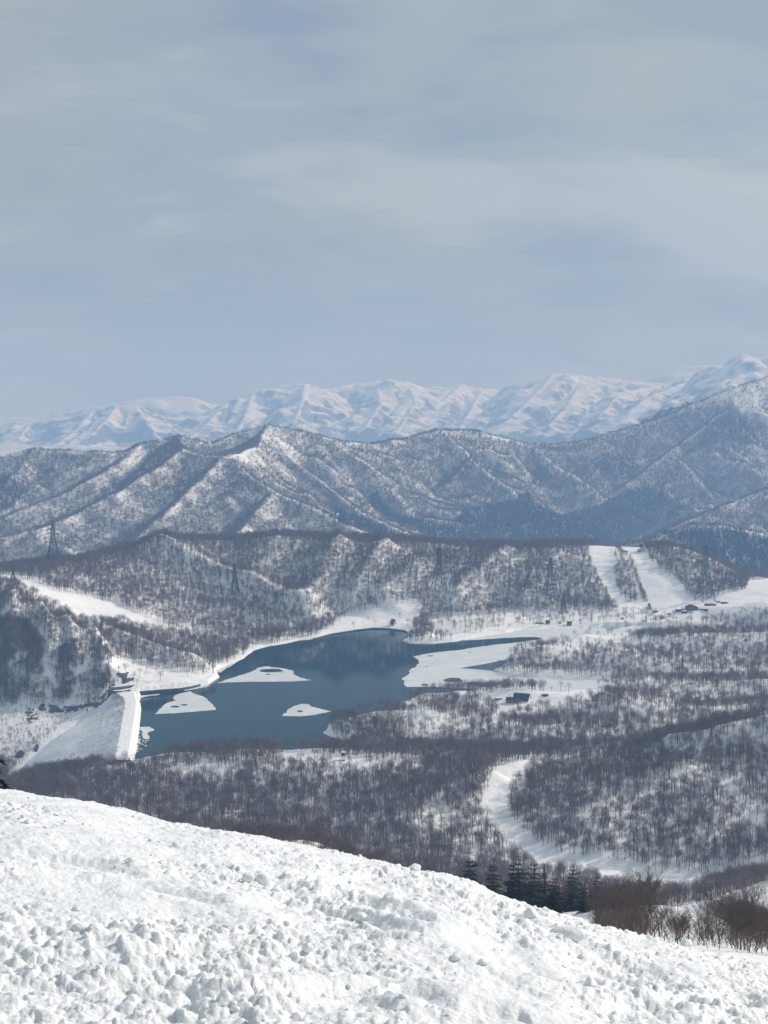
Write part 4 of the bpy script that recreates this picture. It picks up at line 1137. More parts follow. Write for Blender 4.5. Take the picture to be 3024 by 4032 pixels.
# ------------------------------------------------------------------ pylons and lift masts
def pylon(px, py_base, py_top, label, wpx=42, dmin=1000, arms=3, D=None, th=1.05):
    p = near.hit(px, py_base, dmin) if D is None else at(px, py_base, D)
    h = (py_base - py_top) * p[1] / F * 1.0
    b = wpx * p[1] / F / 2; w = b * .30; tp = b * .16
    root = link('pylon', None, label=label, cat='pylon', loc=tuple(p), rz=0.35)
    def half(t): return b + (w - b) * t / .62 if t < .62 else w + (tp - w) * (t - .62) / .38
    for sx in (-1, 1):
        for sy in (-1, 1):
            mb = MB(); ts = (0, .3, .62, 1)
            mb.tube([(sx * half(t), sy * half(t), h * t - (1 if t == 0 else 0)) for t in ts], [th * .75, th * .65, th * .5, th * .35], 4, True)
            link('leg', mb.mesh('leg'), M['steel'], root)
    mb = MB(); lv = [0, .14, .27, .39, .50, .59, .67, .74, .81, .88, .94, 1]
    for i in range(len(lv) - 1):
        t0, t1 = lv[i], lv[i + 1]; a, c = half(t0), half(t1); z0, z1 = h * t0, h * t1
        r = th * .36
        for q in range(4):
            k0 = ((-1, -1), (1, -1), (1, 1), (-1, 1))[q]; k1 = ((1, -1), (1, 1), (-1, 1), (-1, -1))[q]
            mb.tube([(k0[0] * a, k0[1] * a, z0), (k1[0] * c, k1[1] * c, z1)], [r, r], 3)
            mb.tube([(k1[0] * a, k1[1] * a, z0), (k0[0] * c, k0[1] * c, z1)], [r, r], 3)
            mb.tube([(k0[0] * c, k0[1] * c, z1), (k1[0] * c, k1[1] * c, z1)], [r, r], 3)
    link('bracing', mb.mesh('bracing'), M['steel'], root, kind='stuff')
    tips = []
    for j in range(arms):
        t = .70 + .11 * j; L = b * (1.25 - .12 * j) * .9; hw = half(t)
        mb = MB()
        for sx in (-1, 1):
            for sy in (-1, 1):
                mb.tube([(sx * hw, sy * hw, h * t), (sx * L, 0, h * t + .3)], [th * .4, th * .3], 3)
                mb.tube([(sx * hw, sy * hw, h * (t + .045)), (sx * L, 0, h * t + .3)], [th * .4, th * .3], 3)
            mb.tube([(sx * L, 0, h * t + .3), (sx * L, 0, h * t - 2.2)], [th * .35, th * .35], 4, True)
            tips.append((sx * L, 0, h * t - 2.2))
        link('cross_arm', mb.mesh('cross_arm'), M['steel'], root)
    cr, sr = math.cos(.35), math.sin(.35)
    return [Vector((p[0] + x * cr - y * sr, p[1] + x * sr + y * cr, p[2] + z)) for x, y, z in tips]
pylon(210, 2216, 2054, 'dark lattice pylon on the left hill, standing out against the blue mountain', 52)
pylon(52, 2294, 2228, 'small thin lattice pylon at the top of the bright snow field', 26, th=.7)
pylon(925, 2341, 2219, 'lattice pylon on the snowy spur of the wooded hill, second from the left', 34)
pylon(1728, 2322, 2154, 'tall lattice pylon in a snowy clearing above the hut', 50)
T5 = pylon(2166, 2342, 2196, 'lattice pylon half lost in the dark woods left of the ski slope', 50)
T6 = pylon(2776, 2366, 2146, 'largest lattice pylon beside the treed end of the ski hill', 60)
pylon(2219, 2413, 2336, 'small pale lattice pylon at the edge of the snowfield left of the ski slope', 24, th=.7)
pylon(2556, 2402, 2374, 'short lattice mast at the foot of the ski slope', 22, th=.45, arms=1)
def wire(a, b, sag, r, name, label, cat, group):
    mb = MB(); n = 14
    mb.tube([a.lerp(b, i / n) - Vector((0, 0, sag * 4 * (i / n) * (1 - i / n))) for i in range(n + 1)], [r] * (n + 1), 3)
    link(name, mb.mesh(name), M['steel'], label=label, cat=cat, group=group)
for i in range(6):
    wire(T5[i], T6[i], 7.0, .13, 'power_line', 'thin power cable strung across the ski slope between two lattice pylons', 'power cable', 'power cables over the ski slope')
def mast(px, py_base, hpx, label, group=None, dmin=1000):
    p = near.hit(px, py_base, dmin); h = hpx * p[1] / F; w = h * .28
    root = link('lift_mast', None, label=label, cat='lift mast', group=group, loc=tuple(p), rz=.2)
    mb = MB(); mb.tube([(0, 0, -.8), (0, 0, h)], [.35, .25], 8, True); link('pole', mb.mesh('pole'), M['steel'], root)
    mb = MB(); mb.box(-w, w, -.2, .2, h - .1, h + .35); link('cross_arm', mb.mesh('cross_arm'), M['steel'], root)
    for sx in (-1, 1):
        mb = MB(); mb.box(sx * w - .3, sx * w + .3, -1.6, 1.6, h - .45, h - .15); link('sheave', mb.mesh('sheave'), M['dark'], root)
for px, pb, hp, lab in ((2470, 2190, 18, 'uppermost chairlift mast beside the line of conifers on the ski hill'), (2486, 2236, 16, 'second chairlift mast from the top on the ski hill'),
                        (2505, 2294, 15, 'chairlift mast halfway down the ski hill, between wood and conifers'), (2518, 2330, 18, 'chairlift mast below the halfway one on the ski hill'),
                        (2547, 2378, 18, 'lowest chairlift mast at the foot of the ski hill'), (2566, 2405, 14, 'chairlift mast on the flat snow below the ski slope'),
                        (2620, 2254, 22, 'lone lift mast at the right edge of the open ski run'), (2845, 2424, 20, 'lift mast alone on the snow in front of the chalets'),
                        (1374, 2990, 10, 'short lift mast next to the lift cabin on the shore ridge'), (1459, 2999, 22, 'lift mast right of a thin bare tree on the shore ridge'),
                        (1591, 3012, 30, 'tall lift mast among trees on the shore ridge'), (1733, 3018, 26, 'lift mast at the right end of the shore ridge'),
                        (2229, 3010, 14, 'lift mast on the snow where the white piste begins')):
    mast(px, pb, hp, lab)

# ------------------------------------------------------------------ buildings
def house(px, py, wpx, hpx, label, cat='house', name='house', depth=None, rz=0.0, wall='brown', roof='dark', roof_h=.45, ridge='x', snow_roof=False, wins=0, door=False, dmin=1000, chimney=False, over=.6, gable=None):
    p = near.hit(px, py, dmin)
    k = p[1] / F
    w = wpx * k; h = hpx * k; d = depth or w * .7
    hw = h * (1 - roof_h); hr = h * roof_h
    root = link(name, None, label=label, cat=cat, loc=(p[0], p[1] + d * .3, p[2] - .2), rz=rz)
    mb = MB(); mb.box(-w / 2, w / 2, -d / 2, d / 2, -1.0, hw)
    if roof_h > .12:
        if ridge == 'x': mb.add([(sx * w / 2, y, z) for sx in (-1, 1) for y, z in ((-d / 2, hw), (d / 2, hw), (0, h - .15))], [(0, 1, 2), (3, 5, 4)])
        else: mb.add([(x, sy * d / 2, z) for sy in (-1, 1) for x, z in ((-w / 2, hw), (w / 2, hw), (0, h - .15))], [(0, 1, 2), (3, 5, 4)])
    link('wall', mb.mesh('wall'), M[wall], root)
    rm = M['snow'] if snow_roof else M[roof]
    mb = MB(); t = .35
    if roof_h <= .12: mb.box(-w / 2 - over, w / 2 + over, -d / 2 - over, d / 2 + over, hw, hw + max(.5, hr))
    else:
        W, Dp = w / 2 + over, d / 2 + over
        for s in (-1, 1):
            if ridge == 'x':
                sl = hr / (d / 2) * over
                q = [(-W, s * Dp, hw - sl), (W, s * Dp, hw - sl), (W, 0, h), (-W, 0, h)]
            else:
                sl = hr / (w / 2) * over
                q = [(s * W, -Dp, hw - sl), (s * W, Dp, hw - sl), (0, Dp, h), (0, -Dp, h)]
            if s < 0 if ridge == 'x' else s > 0: pass
            vs = q + [(x, y, z + t) for x, y, z in q]
            mb.add(vs, [(0, 1, 2, 3), (4, 5, 6, 7), (0, 1, 5, 4), (1, 2, 6, 5), (2, 3, 7, 6), (3, 0, 4, 7)])
    ro = link('roof', mb.mesh('roof'), rm, root)
    if chimney:
        mb = MB(); mb.box(-w * .25, -w * .25 + .8, -.4, .4, h - .6, h + 1.4); link('chimney', mb.mesh('chimney'), M['dark'], ro)
    if gable:
        mb = MB(); e = .06
        if ridge == 'x': mb.add([(w / 2 + e, -d / 2, -.5), (w / 2 + e, d / 2, -.5), (w / 2 + e, d / 2, hw), (w / 2 + e, 0, h - .2), (w / 2 + e, -d / 2, hw)], [(0, 1, 2, 3, 4)])
        link('gable_wall', mb.mesh('gable_wall'), M[gable], root)
    for i in range(wins):
        x = -w / 2 + w * (i + .5) / wins; ww = min(1.3, w / wins * .55)
        mb = MB(); mb.box(x - ww / 2, x + ww / 2, -d / 2 - .06, -d / 2 + .05, hw * .42, hw * .78)
        f = link('window', mb.mesh('window'), M['cream'], root)
        mb = MB(); mb.box(x - ww / 2 + .12, x + ww / 2 - .12, -d / 2 - .09, -d / 2 - .03, hw * .42 + .12, hw * .78 - .12); link('pane', mb.mesh('pane'), M['glass'], f)
    if door:
        mb = MB(); mb.box(w * .30, w * .30 + 1.1, -d / 2 - .08, -d / 2 + .05, 0, 2.1); link('door', mb.mesh('door'), M['dark'], root)
    return root
house(1548, 2462, 17, 24, 'small hut with a steep dark roof and pale gable on the snowy lake head', 'hut', 'hut', depth=6.0, rz=R(-38), wall='grey', roof='green', roof_h=.62, gable='cream', wins=1, door=True)
house(2056, 2760, 62, 29, 'long lodge with a steep dark navy roof and a pale right gable', 'lodge', 'lodge', depth=12.0, rz=R(-22), wall='cream', roof='navy', roof_h=.82, gable='cream', wins=5, door=True)
house(2020, 2768, 50, 21, 'low wing building with navy roof and rust red wall in front of the long lodge', 'building', 'annex', depth=8.0, rz=R(-16), wall='rustred', roof='navy', roof_h=.45, wins=4, chimney=True, door=True)
house(1964, 2754, 28, 9, 'low brown shed with a snowy roof left of the long lodge', 'shed', 'shed', depth=5.0, rz=R(12), wall='brown', roof_h=.3, snow_roof=True)
house(2147, 2741, 22, 7, 'small dark shed right of the long lodge', 'shed', 'shed', depth=4.0, rz=R(-5), wall='dark', roof_h=.3)
house(2725, 2402, 42, 20, 'chalet with a wide gabled front and balcony on the ski village snowfield', 'chalet', 'chalet', depth=12.0, rz=R(12), wall='brown', roof='dark', roof_h=.42, ridge='y', wins=6, door=True)
house(2672, 2409, 21, 9, 'green-grey flat-roofed building left of the chalet', 'building', 'building', depth=7.0, wall='green', roof='dark', roof_h=.12)
house(2690, 2402, 13, 11, 'small dark house just left of the chalet', 'house', 'house', depth=5.0, wall='dark', roof_h=.4, snow_roof=True)
house(2694, 2413, 22, 5, 'low dark shelter in front of the small dark house', 'shelter', 'shelter', depth=4.0, wall='dark', roof_h=.1)
house(2764, 2401, 16, 8, 'dark hut right of the chalet with a lit white roof', 'hut', 'hut', depth=4.0, wall='dark', roof_h=.4, snow_roof=True)
house(2780, 2406, 13, 7, 'small navy hut furthest right of the chalet row', 'hut', 'hut', depth=4.0, wall='navy', roof='navy', roof_h=.4)
house(2799, 2385, 46, 14, 'wide brown building with snow on its roof, behind the chalet', 'building', 'building', depth=10.0, rz=R(-14), wall='brown', roof_h=.3, snow_roof=True, wins=5)
house(2829, 2373, 12, 6, 'little dark shed at the left end of the row behind the wide brown building', 'shed', 'shed', depth=4.0, wall='dark', roof_h=.3)
house(2853, 2377, 28, 6, 'long low dark shed at the right end of the ski village', 'shed', 'shed', depth=4.0, rz=R(-14), wall='dark', roof_h=.25)
house(2126, 2455, 25, 11, 'white-roofed house, leftmost of three by the frozen shore', 'house', 'house', depth=7.0, rz=R(14), wall='brown', roof_h=.5, snow_roof=True, wins=2)
house(2157, 2457, 15, 14, 'dark green-roofed house between two others by the frozen shore', 'house', 'house', depth=6.0, wall='grey', roof='green', roof_h=.5, wins=2)
house(2242, 2463, 17, 16, 'dark brown two-storey house, rightmost of three by the frozen shore', 'house', 'house', depth=6.0, wall='brown', roof='dark', roof_h=.3, wins=2)
house(2205, 2455, 7, 4, 'tiny dark hut between the houses on the frozen shore', 'hut', 'hut', depth=2.5, wall='dark', roof_h=.3)
house(2462, 2174, 20, 8, 'dark hut with snow on its roof at the top of the ski run', 'hut', 'hut', depth=5.0, wall='dark', roof_h=.35, snow_roof=True)
house(2580, 2412, 19, 7, 'dark lift building at the foot of the chairlift', 'building', 'building', depth=5.0, wall='dark', roof='navy', roof_h=.3)
house(2634, 2420, 9, 5, 'tiny dark cabin on the snow below the ski slope', 'cabin', 'cabin', depth=3.0, wall='dark', roof_h=.3)
house(2451, 2438, 9, 5, 'tiny dark cabin in the snow above the frozen bay', 'cabin', 'cabin', depth=3.0, wall='dark', roof_h=.3)
def top_station():
    p = near.hit(2526, 2174, 1000); k = p[1] / F
    root = link('lift_station', None, label='lift top station with a white block and a dark rounded engine hood', cat='lift station', loc=(p[0], p[1] + 4, p[2] - .3))
    w, h = 26 * k, 33 * k
    mb = MB(); mb.box(-w * .1, w * .5, -4, 4, -1, h * .62); link('wall', mb.mesh('wall'), M['cream'], root)
    mb = MB(); mb.box(-w * .55, -w * .1 - .01, -3.5, 3.5, -1, h * .34); link('platform', mb.mesh('platform'), M['grey'], root)
    mb = MB(); n = 12
    ring = [(-w * .02 + w * .30 * math.cos(math.pi * q / n), h * .58 + h * .40 * math.sin(math.pi * q / n)) for q in range(n + 1)]
    vs = [(x, y, z) for y in (-4.6, 1.0) for x, z in ring]; m = n + 1
    mb.add(vs, [tuple(range(m)), tuple(range(2 * m - 1, m - 1, -1)), (0, m - 1, 2 * m - 1, m)] + [(i, i + 1, m + i + 1, m + i) for i in range(n)])
    link('hood', mb.mesh('hood'), M['dark'], root)
    mb = MB(); mb.box(w * .05, w * .5 + .4, -4.4, 4.4, h * .62, h * .70); link('roof', mb.mesh('roof'), M['snow'], root)
    for i in range(3):
        mb = MB(); mb.box(w * (.05 + .13 * i), w * (.12 + .13 * i), -4.08, -3.9, h * .2, h * .38); link('window', mb.mesh('window'), M['glass'], root)
top_station()
def shore_station():
    p = near.hit(1352, 2990, 1000); k = p[1] / F
    root = link('lift_cabin', None, label='snow-capped dark lift cabin raised on legs on the shore ridge', cat='lift cabin', loc=(p[0], p[1], p[2] - .2))
    w = 16 * k; z0 = 16 * k
    for sx in (-1, 1):
        mb = MB(); mb.tube([(sx * w * .2, 0, -1), (sx * w * .2, 0, z0)], [.25, .25], 6, True); link('leg', mb.mesh('leg'), M['steel'], root)
    mb = MB(); mb.box(-w * .5, w * .5, -1.8, 1.8, z0, z0 + 3.0); link('wall', mb.mesh('wall'), M['dark'], root)
    mb = MB(); mb.box(-w * .6, w * .65, -2.2, 2.2, z0 - .5, z0 - .01); link('platform', mb.mesh('platform'), M['snow'], root)
    mb = MB(); mb.box(-w * .5, w * .5, -2.0, 2.0, z0 + 3.01, z0 + 3.8); link('roof', mb.mesh('roof'), M['snow'], root)
    p = near.hit(1352, 2993, 1000)
    house(1354, 2995, 11, 8, 'tiny dark hut under the raised lift cabin', 'hut', 'hut', depth=2.5, wall='dark', roof_h=.25, snow_roof=True)
shore_station()

# ------------------------------------------------------------------ walls and bare rock
def wall_along(pts, h0, h1, thick, name, label, m='concrete'):
    """a standing wall along plan points, with snow lying on it"""
    root = link(name, None, label=label, cat='retaining wall', loc=tuple(pts[0]))
    o = np.array(pts[0]); n = len(pts); vs = []; sv = []
    for i, p in enumerate(pts):
        q = np.array(p) - o
        d = np.array(pts[min(i + 1, n - 1)]) - np.array(pts[max(i - 1, 0)]); nr = np.array((-d[1], d[0])); nr = nr / (np.linalg.norm(nr) + 1e-9)
        if nr[1] < 0: nr = -nr
        h = h0 + (h1 - h0) * i / (n - 1)
        for (k, z) in ((0, -2.5), (0, h), (thick, h), (thick, -2.5)): vs.append((q[0] + nr[0] * k, q[1] + nr[1] * k, q[2] + z))
        for (k, z) in ((-.25, h + .005), (-.25, h + .7), (thick + 2.5, h + .8), (thick + 2.5, h + .005)): sv.append((q[0] + nr[0] * k, q[1] + nr[1] * k, q[2] + z))
    fs = [(4 * i + a, 4 * i + b, 4 * i + 4 + b, 4 * i + 4 + a) for i in range(n - 1) for a, b in ((0, 1), (1, 2), (2, 3), (3, 0))] + [(0, 3, 2, 1), (4 * n - 4, 4 * n - 3, 4 * n - 2, 4 * n - 1)]
    link('wall_face', MB().add(vs, fs).mesh('wall_face'), M[m], root)
    link('snow_cap', MB().add(sv, fs).mesh('snow_cap'), M['snow'], root)
wall_along([on_level(px, py, 0) for px, py in ((528, 2738), (620, 2730), (705, 2722), (745, 2714), (790, 2702))], 4.6, 3.0, 1.5, 'retaining_wall', 'long dark wall along the shore right of the dam road')
wall_along([np.array(on_level(px, py, 9)) for px, py in ((448, 2719), (480, 2712), (515, 2704), (540, 2696))], 4.2, .8, 1.0, 'retaining_wall', 'upper short dark wall under the bare rock patch by the dam')
wall_along([np.array(on_level(px, py, 9)) for px, py in ((450, 2729), (480, 2725), (514, 2716))], 2.4, .6, 1.0, 'retaining_wall', 'lower short dark wall at the end of the dam road')
wall_along([on_level(px, py, 0) for px, py in ((1240, 2517), (1300, 2500), (1400, 2484), (1470, 2476), (1530, 2478), (1596, 2486), (1607, 2493))], 1.7, 1.7, 1.0, 'quay_wall', 'thin dark quay line round the snowy head of the lake')
def outcrop(poly, label, keep=0.0, seed=0, lift=.5, step=1.3, wl=6.0, cat='rock'):
    """bare rock that shows through the snow, following the ground but standing out of it"""
    pts = [near.hit(px, py, 1000) for px, py in poly]
    xs = [p[0] for p in pts]; ys = [p[1] for p in pts]
    gx, gy = np.meshgrid(np.arange(min(xs), max(xs), step), np.arange(min(ys), max(ys), step))
    nf = fbm(gx / wl, gy / wl, 3, seed)
    px, py = gx, gy
    ins = in_poly([(p[0], p[1]) for p in pts], gx, gy) & (nf > keep)
    gz = near.z(gx, gy) + np.where(ins, lift + 1.3 * np.abs(fbm(gx / 2.5, gy / 2.5, 3, seed + 9)), -.6)
    i = np.arange(gx.size).reshape(gx.shape)
    f = np.stack([i[:-1, :-1], i[:-1, 1:], i[1:, 1:], i[1:, :-1]], -1)
    any_ = ins[:-1, :-1] | ins[:-1, 1:] | ins[1:, 1:] | ins[1:, :-1]
    f = f[any_]
    if not len(f): return
    used, inv = np.unique(f, return_inverse=True)
    V = np.stack([gx, gy, gz], -1).reshape(-1, 3)[used]
    link('rock_outcrop', mesh_np('rock_outcrop', V, inv.reshape(f.shape), False), M['rock'], label=label, cat=cat)
outcrop([(455, 2660), (468, 2650), (492, 2652), (498, 2648), (510, 2646), (500, 2662), (498, 2672), (522, 2670), (532, 2671), (526, 2678), (504, 2684), (496, 2690), (480, 2694), (482, 2680), (478, 2668), (464, 2662)], 'bare cross-shaped rock patch in the snow above the dam road', -1, 1)
outcrop([(150, 2790), (165, 2772), (230, 2780), (300, 2782), (360, 2768), (400, 2745), (440, 2712), (452, 2725), (420, 2760), (390, 2785), (320, 2802), (240, 2805), (180, 2808)], 'broken band of dark rock at the foot of the steep wooded hill', -.02, 2, 1.0, wl=9)
outcrop([(400, 2745), (448, 2690), (456, 2712), (436, 2750), (410, 2770)], 'dark snow-flecked rocks between the wooded hill and the dam road', -.05, 3, .7, wl=5)
outcrop([(60, 2982), (68, 2962), (86, 2955), (96, 2968), (92, 2984), (74, 2986)], 'dark rock lump in the gorge at the left, lower of the two', -1, 4, 1.2, wl=5)
outcrop([(132, 2950), (140, 2935), (152, 2938), (152, 2956), (140, 2962)], 'small dark rock in the gorge at the left, higher of the two', -1, 5, 1.2, wl=5)
outcrop([(90, 2800), (130, 2790), (160, 2830), (120, 2850)], 'dark patch of rock under the left end of the rock band', .05, 6, .6, wl=5)

# ------------------------------------------------------------------ skiers
def skier(px, py, label, rz, lean):
    p = near.hit(px, py, 900)
    root = link('person', None, label=label, cat='person', loc=tuple(p), rz=rz)
    me = bpy.data.meshes.new('body')
    J = [(0, 0, .95), (0, -.02, 1.2), (lean * .1, -.1, 1.45), (lean * .1, -.13, 1.56), (lean * .1, -.16, 1.72),
         (-.11, 0, .9), (-.16, -.16, .5), (-.17, -.02, .08), (-.17, -.16, .04), (.11, 0, .9), (.16, -.16, .5), (.17, -.02, .08), (.17, -.16, .04),
         (-.19, -.1, 1.42), (-.34, -.14, 1.16), (-.30, -.38, 1.05), (.19, -.1, 1.42), (.34, -.14, 1.16), (.30, -.38, 1.05)]
    E = [(0, 1), (1, 2), (2, 3), (3, 4), (0, 5), (5, 6), (6, 7), (7, 8), (0, 9), (9, 10), (10, 11), (11, 12), (2, 13), (13, 14), (14, 15), (2, 16), (16, 17), (17, 18)]
    rad = [.16, .15, .15, .06, .11, .1, .075, .055, .05, .1, .075, .055, .05, .075, .055, .045, .075, .055, .045]
    me.from_pydata(J, E, [])
    o = link('body', me, M['cloth_dark'], root)
    md = o.modifiers.new('skin', 'SKIN')
    for v, r in zip(me.skin_vertices[0].data if me.skin_vertices else [], rad): v.radius = (r, r)
    if not me.skin_vertices:
        bm = bmesh.new(); bm.from_mesh(me); ly = bm.verts.layers.skin.verify()
        bm.verts.ensure_lookup_table()
        for v, r in zip(bm.verts, rad): v[ly].radius = (r, r)
        bm.verts[0][ly].use_root = True
        bm.to_mesh(me); bm.free()
    sb = o.modifiers.new('smooth', 'SUBSURF'); sb.levels = 1; sb.render_levels = 1
    for sx in (-1, 1):
        mb = MB(); mb.box(sx * .17 - .05, sx * .17 + .05, -.95, .75, .0, .03); link('ski', mb.mesh('ski'), M['dark'], root)
        mb = MB(); mb.tube([(sx * .30, -.38, 1.08), (sx * .42, .15, .02)], [.012, .010], 4); link('ski_pole', mb.mesh('ski_pole'), M['steel'], root)
skier(2025, 3318, 'skier in dark clothes highest on the white piste', .5, 1)
skier(2051, 3343, 'skier in dark clothes in the middle of the white piste', -.6, -1)
skier(2073, 3385, 'skier in dark clothes lowest on the piste, above the conifers', .9, 1)

# ------------------------------------------------------------------ foreground snow
def worley(x, y, seed):
    ix = np.floor(x).astype(np.int64); iy = np.floor(y).astype(np.int64)
    best = np.full(x.shape, 9.0); val = np.zeros(x.shape)
    for i in (-1, 0, 1):
        for j in (-1, 0, 1):
            cx, cy_ = ix + i, iy + j
            ox = _hash(cx, cy_, seed) / 65536.0; oy = _hash(cx, cy_, seed + 1) / 65536.0
            d = (cx + ox - x) ** 2 + (cy_ + oy - y) ** 2
            k = d < best
            best = np.where(k, d, best); val = np.where(k, _hash(cx, cy_, seed + 2) / 65536.0, val)
    return np.sqrt(best), val
def crumbs(X, Y, size, seed):
    w = fbm(X / size / .7, Y / size / .7, 2, seed + 5) * .35
    d, v = worley(X / size + w, Y / size + w * .7, seed)
    r = .35 + .4 * v
    return np.sqrt(np.clip(1 - (d / r) ** 2, 0, 1)) * v ** 1.5 * size * .55
fg = Ground(np.concatenate([np.geomspace(2.4, 22, 640)[:-1], np.geomspace(22, 55, 50)]), 760, 0.40)
def fg_build():
    X, Y = fg.X, fg.Y
    U = X / Y
    # drop-slope of the snow brow, read across the picture
    epx = np.array([-800, 0, 270, 430, 700, 1000, 1300, 1580, 1820, 2000, 2300, 2700, 3024, 3800])
    epy = np.array([3020, 3104, 3146, 3166, 3242, 3286, 3346, 3406, 3452, 3534, 3622, 3724, 3798, 4010])
    eu, es = [], []
    for a, b in zip(epx, epy):
        r = ray(a, b); eu.append(r[0]); es.append(r[1])
    S = np.interp(U, eu, es)
    ker = np.ones(31) / 31
    row = np.convolve(np.pad(S[0], 15, 'edge'), ker, 'valid')
    S = np.repeat(row[None], X.shape[0], 0)
    h = 1.62
    Dh = np.interp(U, [-.4, -.26, 0, .26, .4], [21, 19, 16, 13, 12])
    k = h / Dh ** 2
    a = S - 2 * np.sqrt(h * k)
    Z = EYE - h - a * Y - k * Y * Y * np.where(Y < Dh, 1, 1 + 0.4 * sstep(Dh, Dh * 2, Y))
    clump = sstep(-.25, .35, fbm(X / 1.3, Y / 1.9, 3, 5) + 0.25 * sstep(-.1, .2, U) - 0.25 * sstep(9, 15, Y) * sstep(0, -.2, U))
    Z += 0.09 * fbm(X / 1.7, Y / 2.4, 3, 8) + 0.05 * fbm(X / .6, Y / .8, 3, 15)
    # old ski tracks running down to the right
    tr = fbm(X / .5 + Y / 1.1, Y / 6, 2, 44)
    Z += 0.02 * (np.abs(tr) ** .7) * (1 - clump)
    fine = (ridged(X / .16, Y / .2, 3, 3) * .6 + fbm(X / .05, Y / .06, 2, 12) * .4)
    Z += fine * (0.005 + 0.010 * clump)
    Z += crumbs(X, Y, .17, 61) * clump * .18 + crumbs(X, Y, .09, 64) * (.20 + .50 * clump) + crumbs(X, Y, .045, 67) * (.4 + .6 * clump)
    # scooped hollow and hand-hold dents
    fg.Z = Z
    for px, py, r, dep in ((1640, 3500, .75, .10), (2440, 3800, .4, .10), (480, 3990, .45, .04), (1350, 3560, .5, .05), (2060, 3760, .4, .09), (700, 4010, .3, .02)):
        q = fg.hit(px, py)
        d = np.hypot((X - q[0]), (Y - q[1]) * .55)
        Z -= dep * np.exp(-(d / r) ** 2 * 1.6)
        Z += dep * .35 * np.exp(-((d - r * 1.15) / (r * .3)) ** 2)
    # ski tracks and ruts across the slope
    smooth = np.ones(X.shape)
    for l, w, dep in (([(0, 3420), (260, 3440), (560, 3480), (900, 3540)], .10, .03), ([(60, 3330), (420, 3402), (640, 3462)], .12, .025), ([(1290, 3480), (1450, 3528), (1700, 3600), (1950, 3660)], .10, .04),
                      ([(1180, 3552), (1400, 3592), (1650, 3655), (1900, 3720)], .09, .04), ([(700, 3940), (1050, 3890), (1350, 3868), (1560, 3850)], .07, .04), ([(2100, 4000), (1800, 3925), (1540, 3850)], .12, .05),
                      ([(300, 3790), (800, 3740), (1200, 3760)], .08, .025), ([(1900, 3560), (2300, 3700), (2700, 3830), (3000, 3900)], .12, .035), ([(0, 3880), (500, 3850), (900, 3800)], .10, .03), ([(2300, 3960), (2700, 3900), (3024, 3880)], .09, .03)):
        q = [fg.hit(*p) for p in l]
        d, _, t = seg_dist(X, Y, q)
        d = d * (1 + .35 * fbm(X / .3, Y / .3, 2, 81))
        f = sstep(0, .08, t + .02) * sstep(0, .08, 1.02 - t)
        Z -= f * (dep * np.exp(-(d / w) ** 2) - dep * .45 * np.exp(-((d - w * 1.9) / (w * .6)) ** 2))
        smooth = np.minimum(smooth, 1 - f * .85 * np.exp(-(d / (w * 1.3)) ** 4))
    # clods, pressed into one skin of snow
    rnd = np.random.default_rng(9)
    n = 6000
    Yc = np.sqrt(rnd.uniform(3.2 ** 2, 23 ** 2, n)); Uc = rnd.uniform(-.33, .33, n); Xc = Uc * Yc
    keep = fbm(Xc / 1.3, Yc / 1.9, 3, 5) + 0.25 * sstep(-.1, .2, Uc) - 0.25 * sstep(9, 15, Yc) * sstep(0, -.2, Uc) > rnd.uniform(-.35, .3, n)
    Xc, Yc = Xc[keep], Yc[keep]
    rad = np.minimum(0.011 * (1 - rnd.random(len(Xc))) ** -0.5, .036)
    base = Z.copy()
    warp = fbm(X / .035, Y / .035, 2, 27) * .35 + fbm(X / .10, Y / .10, 2, 29) * .35
    du = fg.u[1] - fg.u[0]
    for x, y, r in zip(Xc, Yc, rad):
        i0, i1 = np.searchsorted(fg.D, (y - r * 1.5, y + r * 1.5)); j = (x / y + .40) / du; w = r * 1.5 / y / du
        j0, j1 = max(0, int(j - w)), min(len(fg.u), int(j + w) + 2)
        if i1 - i0 < 2 or j1 - j0 < 2: continue
        sl = (slice(i0, i1), slice(j0, j1))
        d = np.hypot(X[sl] - x, Y[sl] - y) / r * (1 + warp[sl])
        b = np.sqrt(np.clip(1 - d ** 1.9, 0, 1)) * r * (.45 + .45 * ((x * 37.7) % 1))
        Z[sl] = np.maximum(Z[sl], base[sl] + b * smooth[sl])
    Z += fbm(X / .022, Y / .026, 2, 52) * .0018
    low = ((EYE - Z) / Y).min(0)          # bring the brow back to its line after all the lumps
    dif = np.convolve(np.pad(S[0] - low, 20, 'edge'), np.ones(41) / 41, 'valid')
    Z -= dif[None] * Y
    fg.Z = Z
fg_build()
link('foreground_snow', fg.mesh('foreground_snow'), M['fresh'], kind='structure')
def lump(seed, r, squash=(1, 1, .8), cuts=7, sub=3):
    rnd = random.Random(seed)
    bm = bmesh.new(); bmesh.ops.create_icosphere(bm, subdivisions=sub, radius=1.0)
    planes = [(Vector((rnd.uniform(-1, 1), rnd.uniform(-1, 1), rnd.uniform(-.6, 1))).normalized(), rnd.uniform(.62, .9)) for _ in range(cuts)]
    for v in bm.verts:
        d = v.co.normalized()
        q = d.copy()
        for n_, k_ in planes:
            t = q.dot(n_)
            if t > k_: q -= n_ * (t - k_) * .85
        f = 1 + .05 * math.sin(7 * d.x + seed) * math.sin(6 * d.y + 2 * seed) + .035 * math.sin(15 * d.y + 11 * d.z + seed) + .03 * math.sin(23 * d.x + 17 * d.z)
        v.co = Vector((q.x * squash[0], q.y * squash[1], q.z * squash[2])) * r * f
    me = bpy.data.meshes.new('snow_block'); bm.to_mesh(me); bm.free()
    me.polygons.foreach_set('use_smooth', [True] * len(me.polygons))
    return me
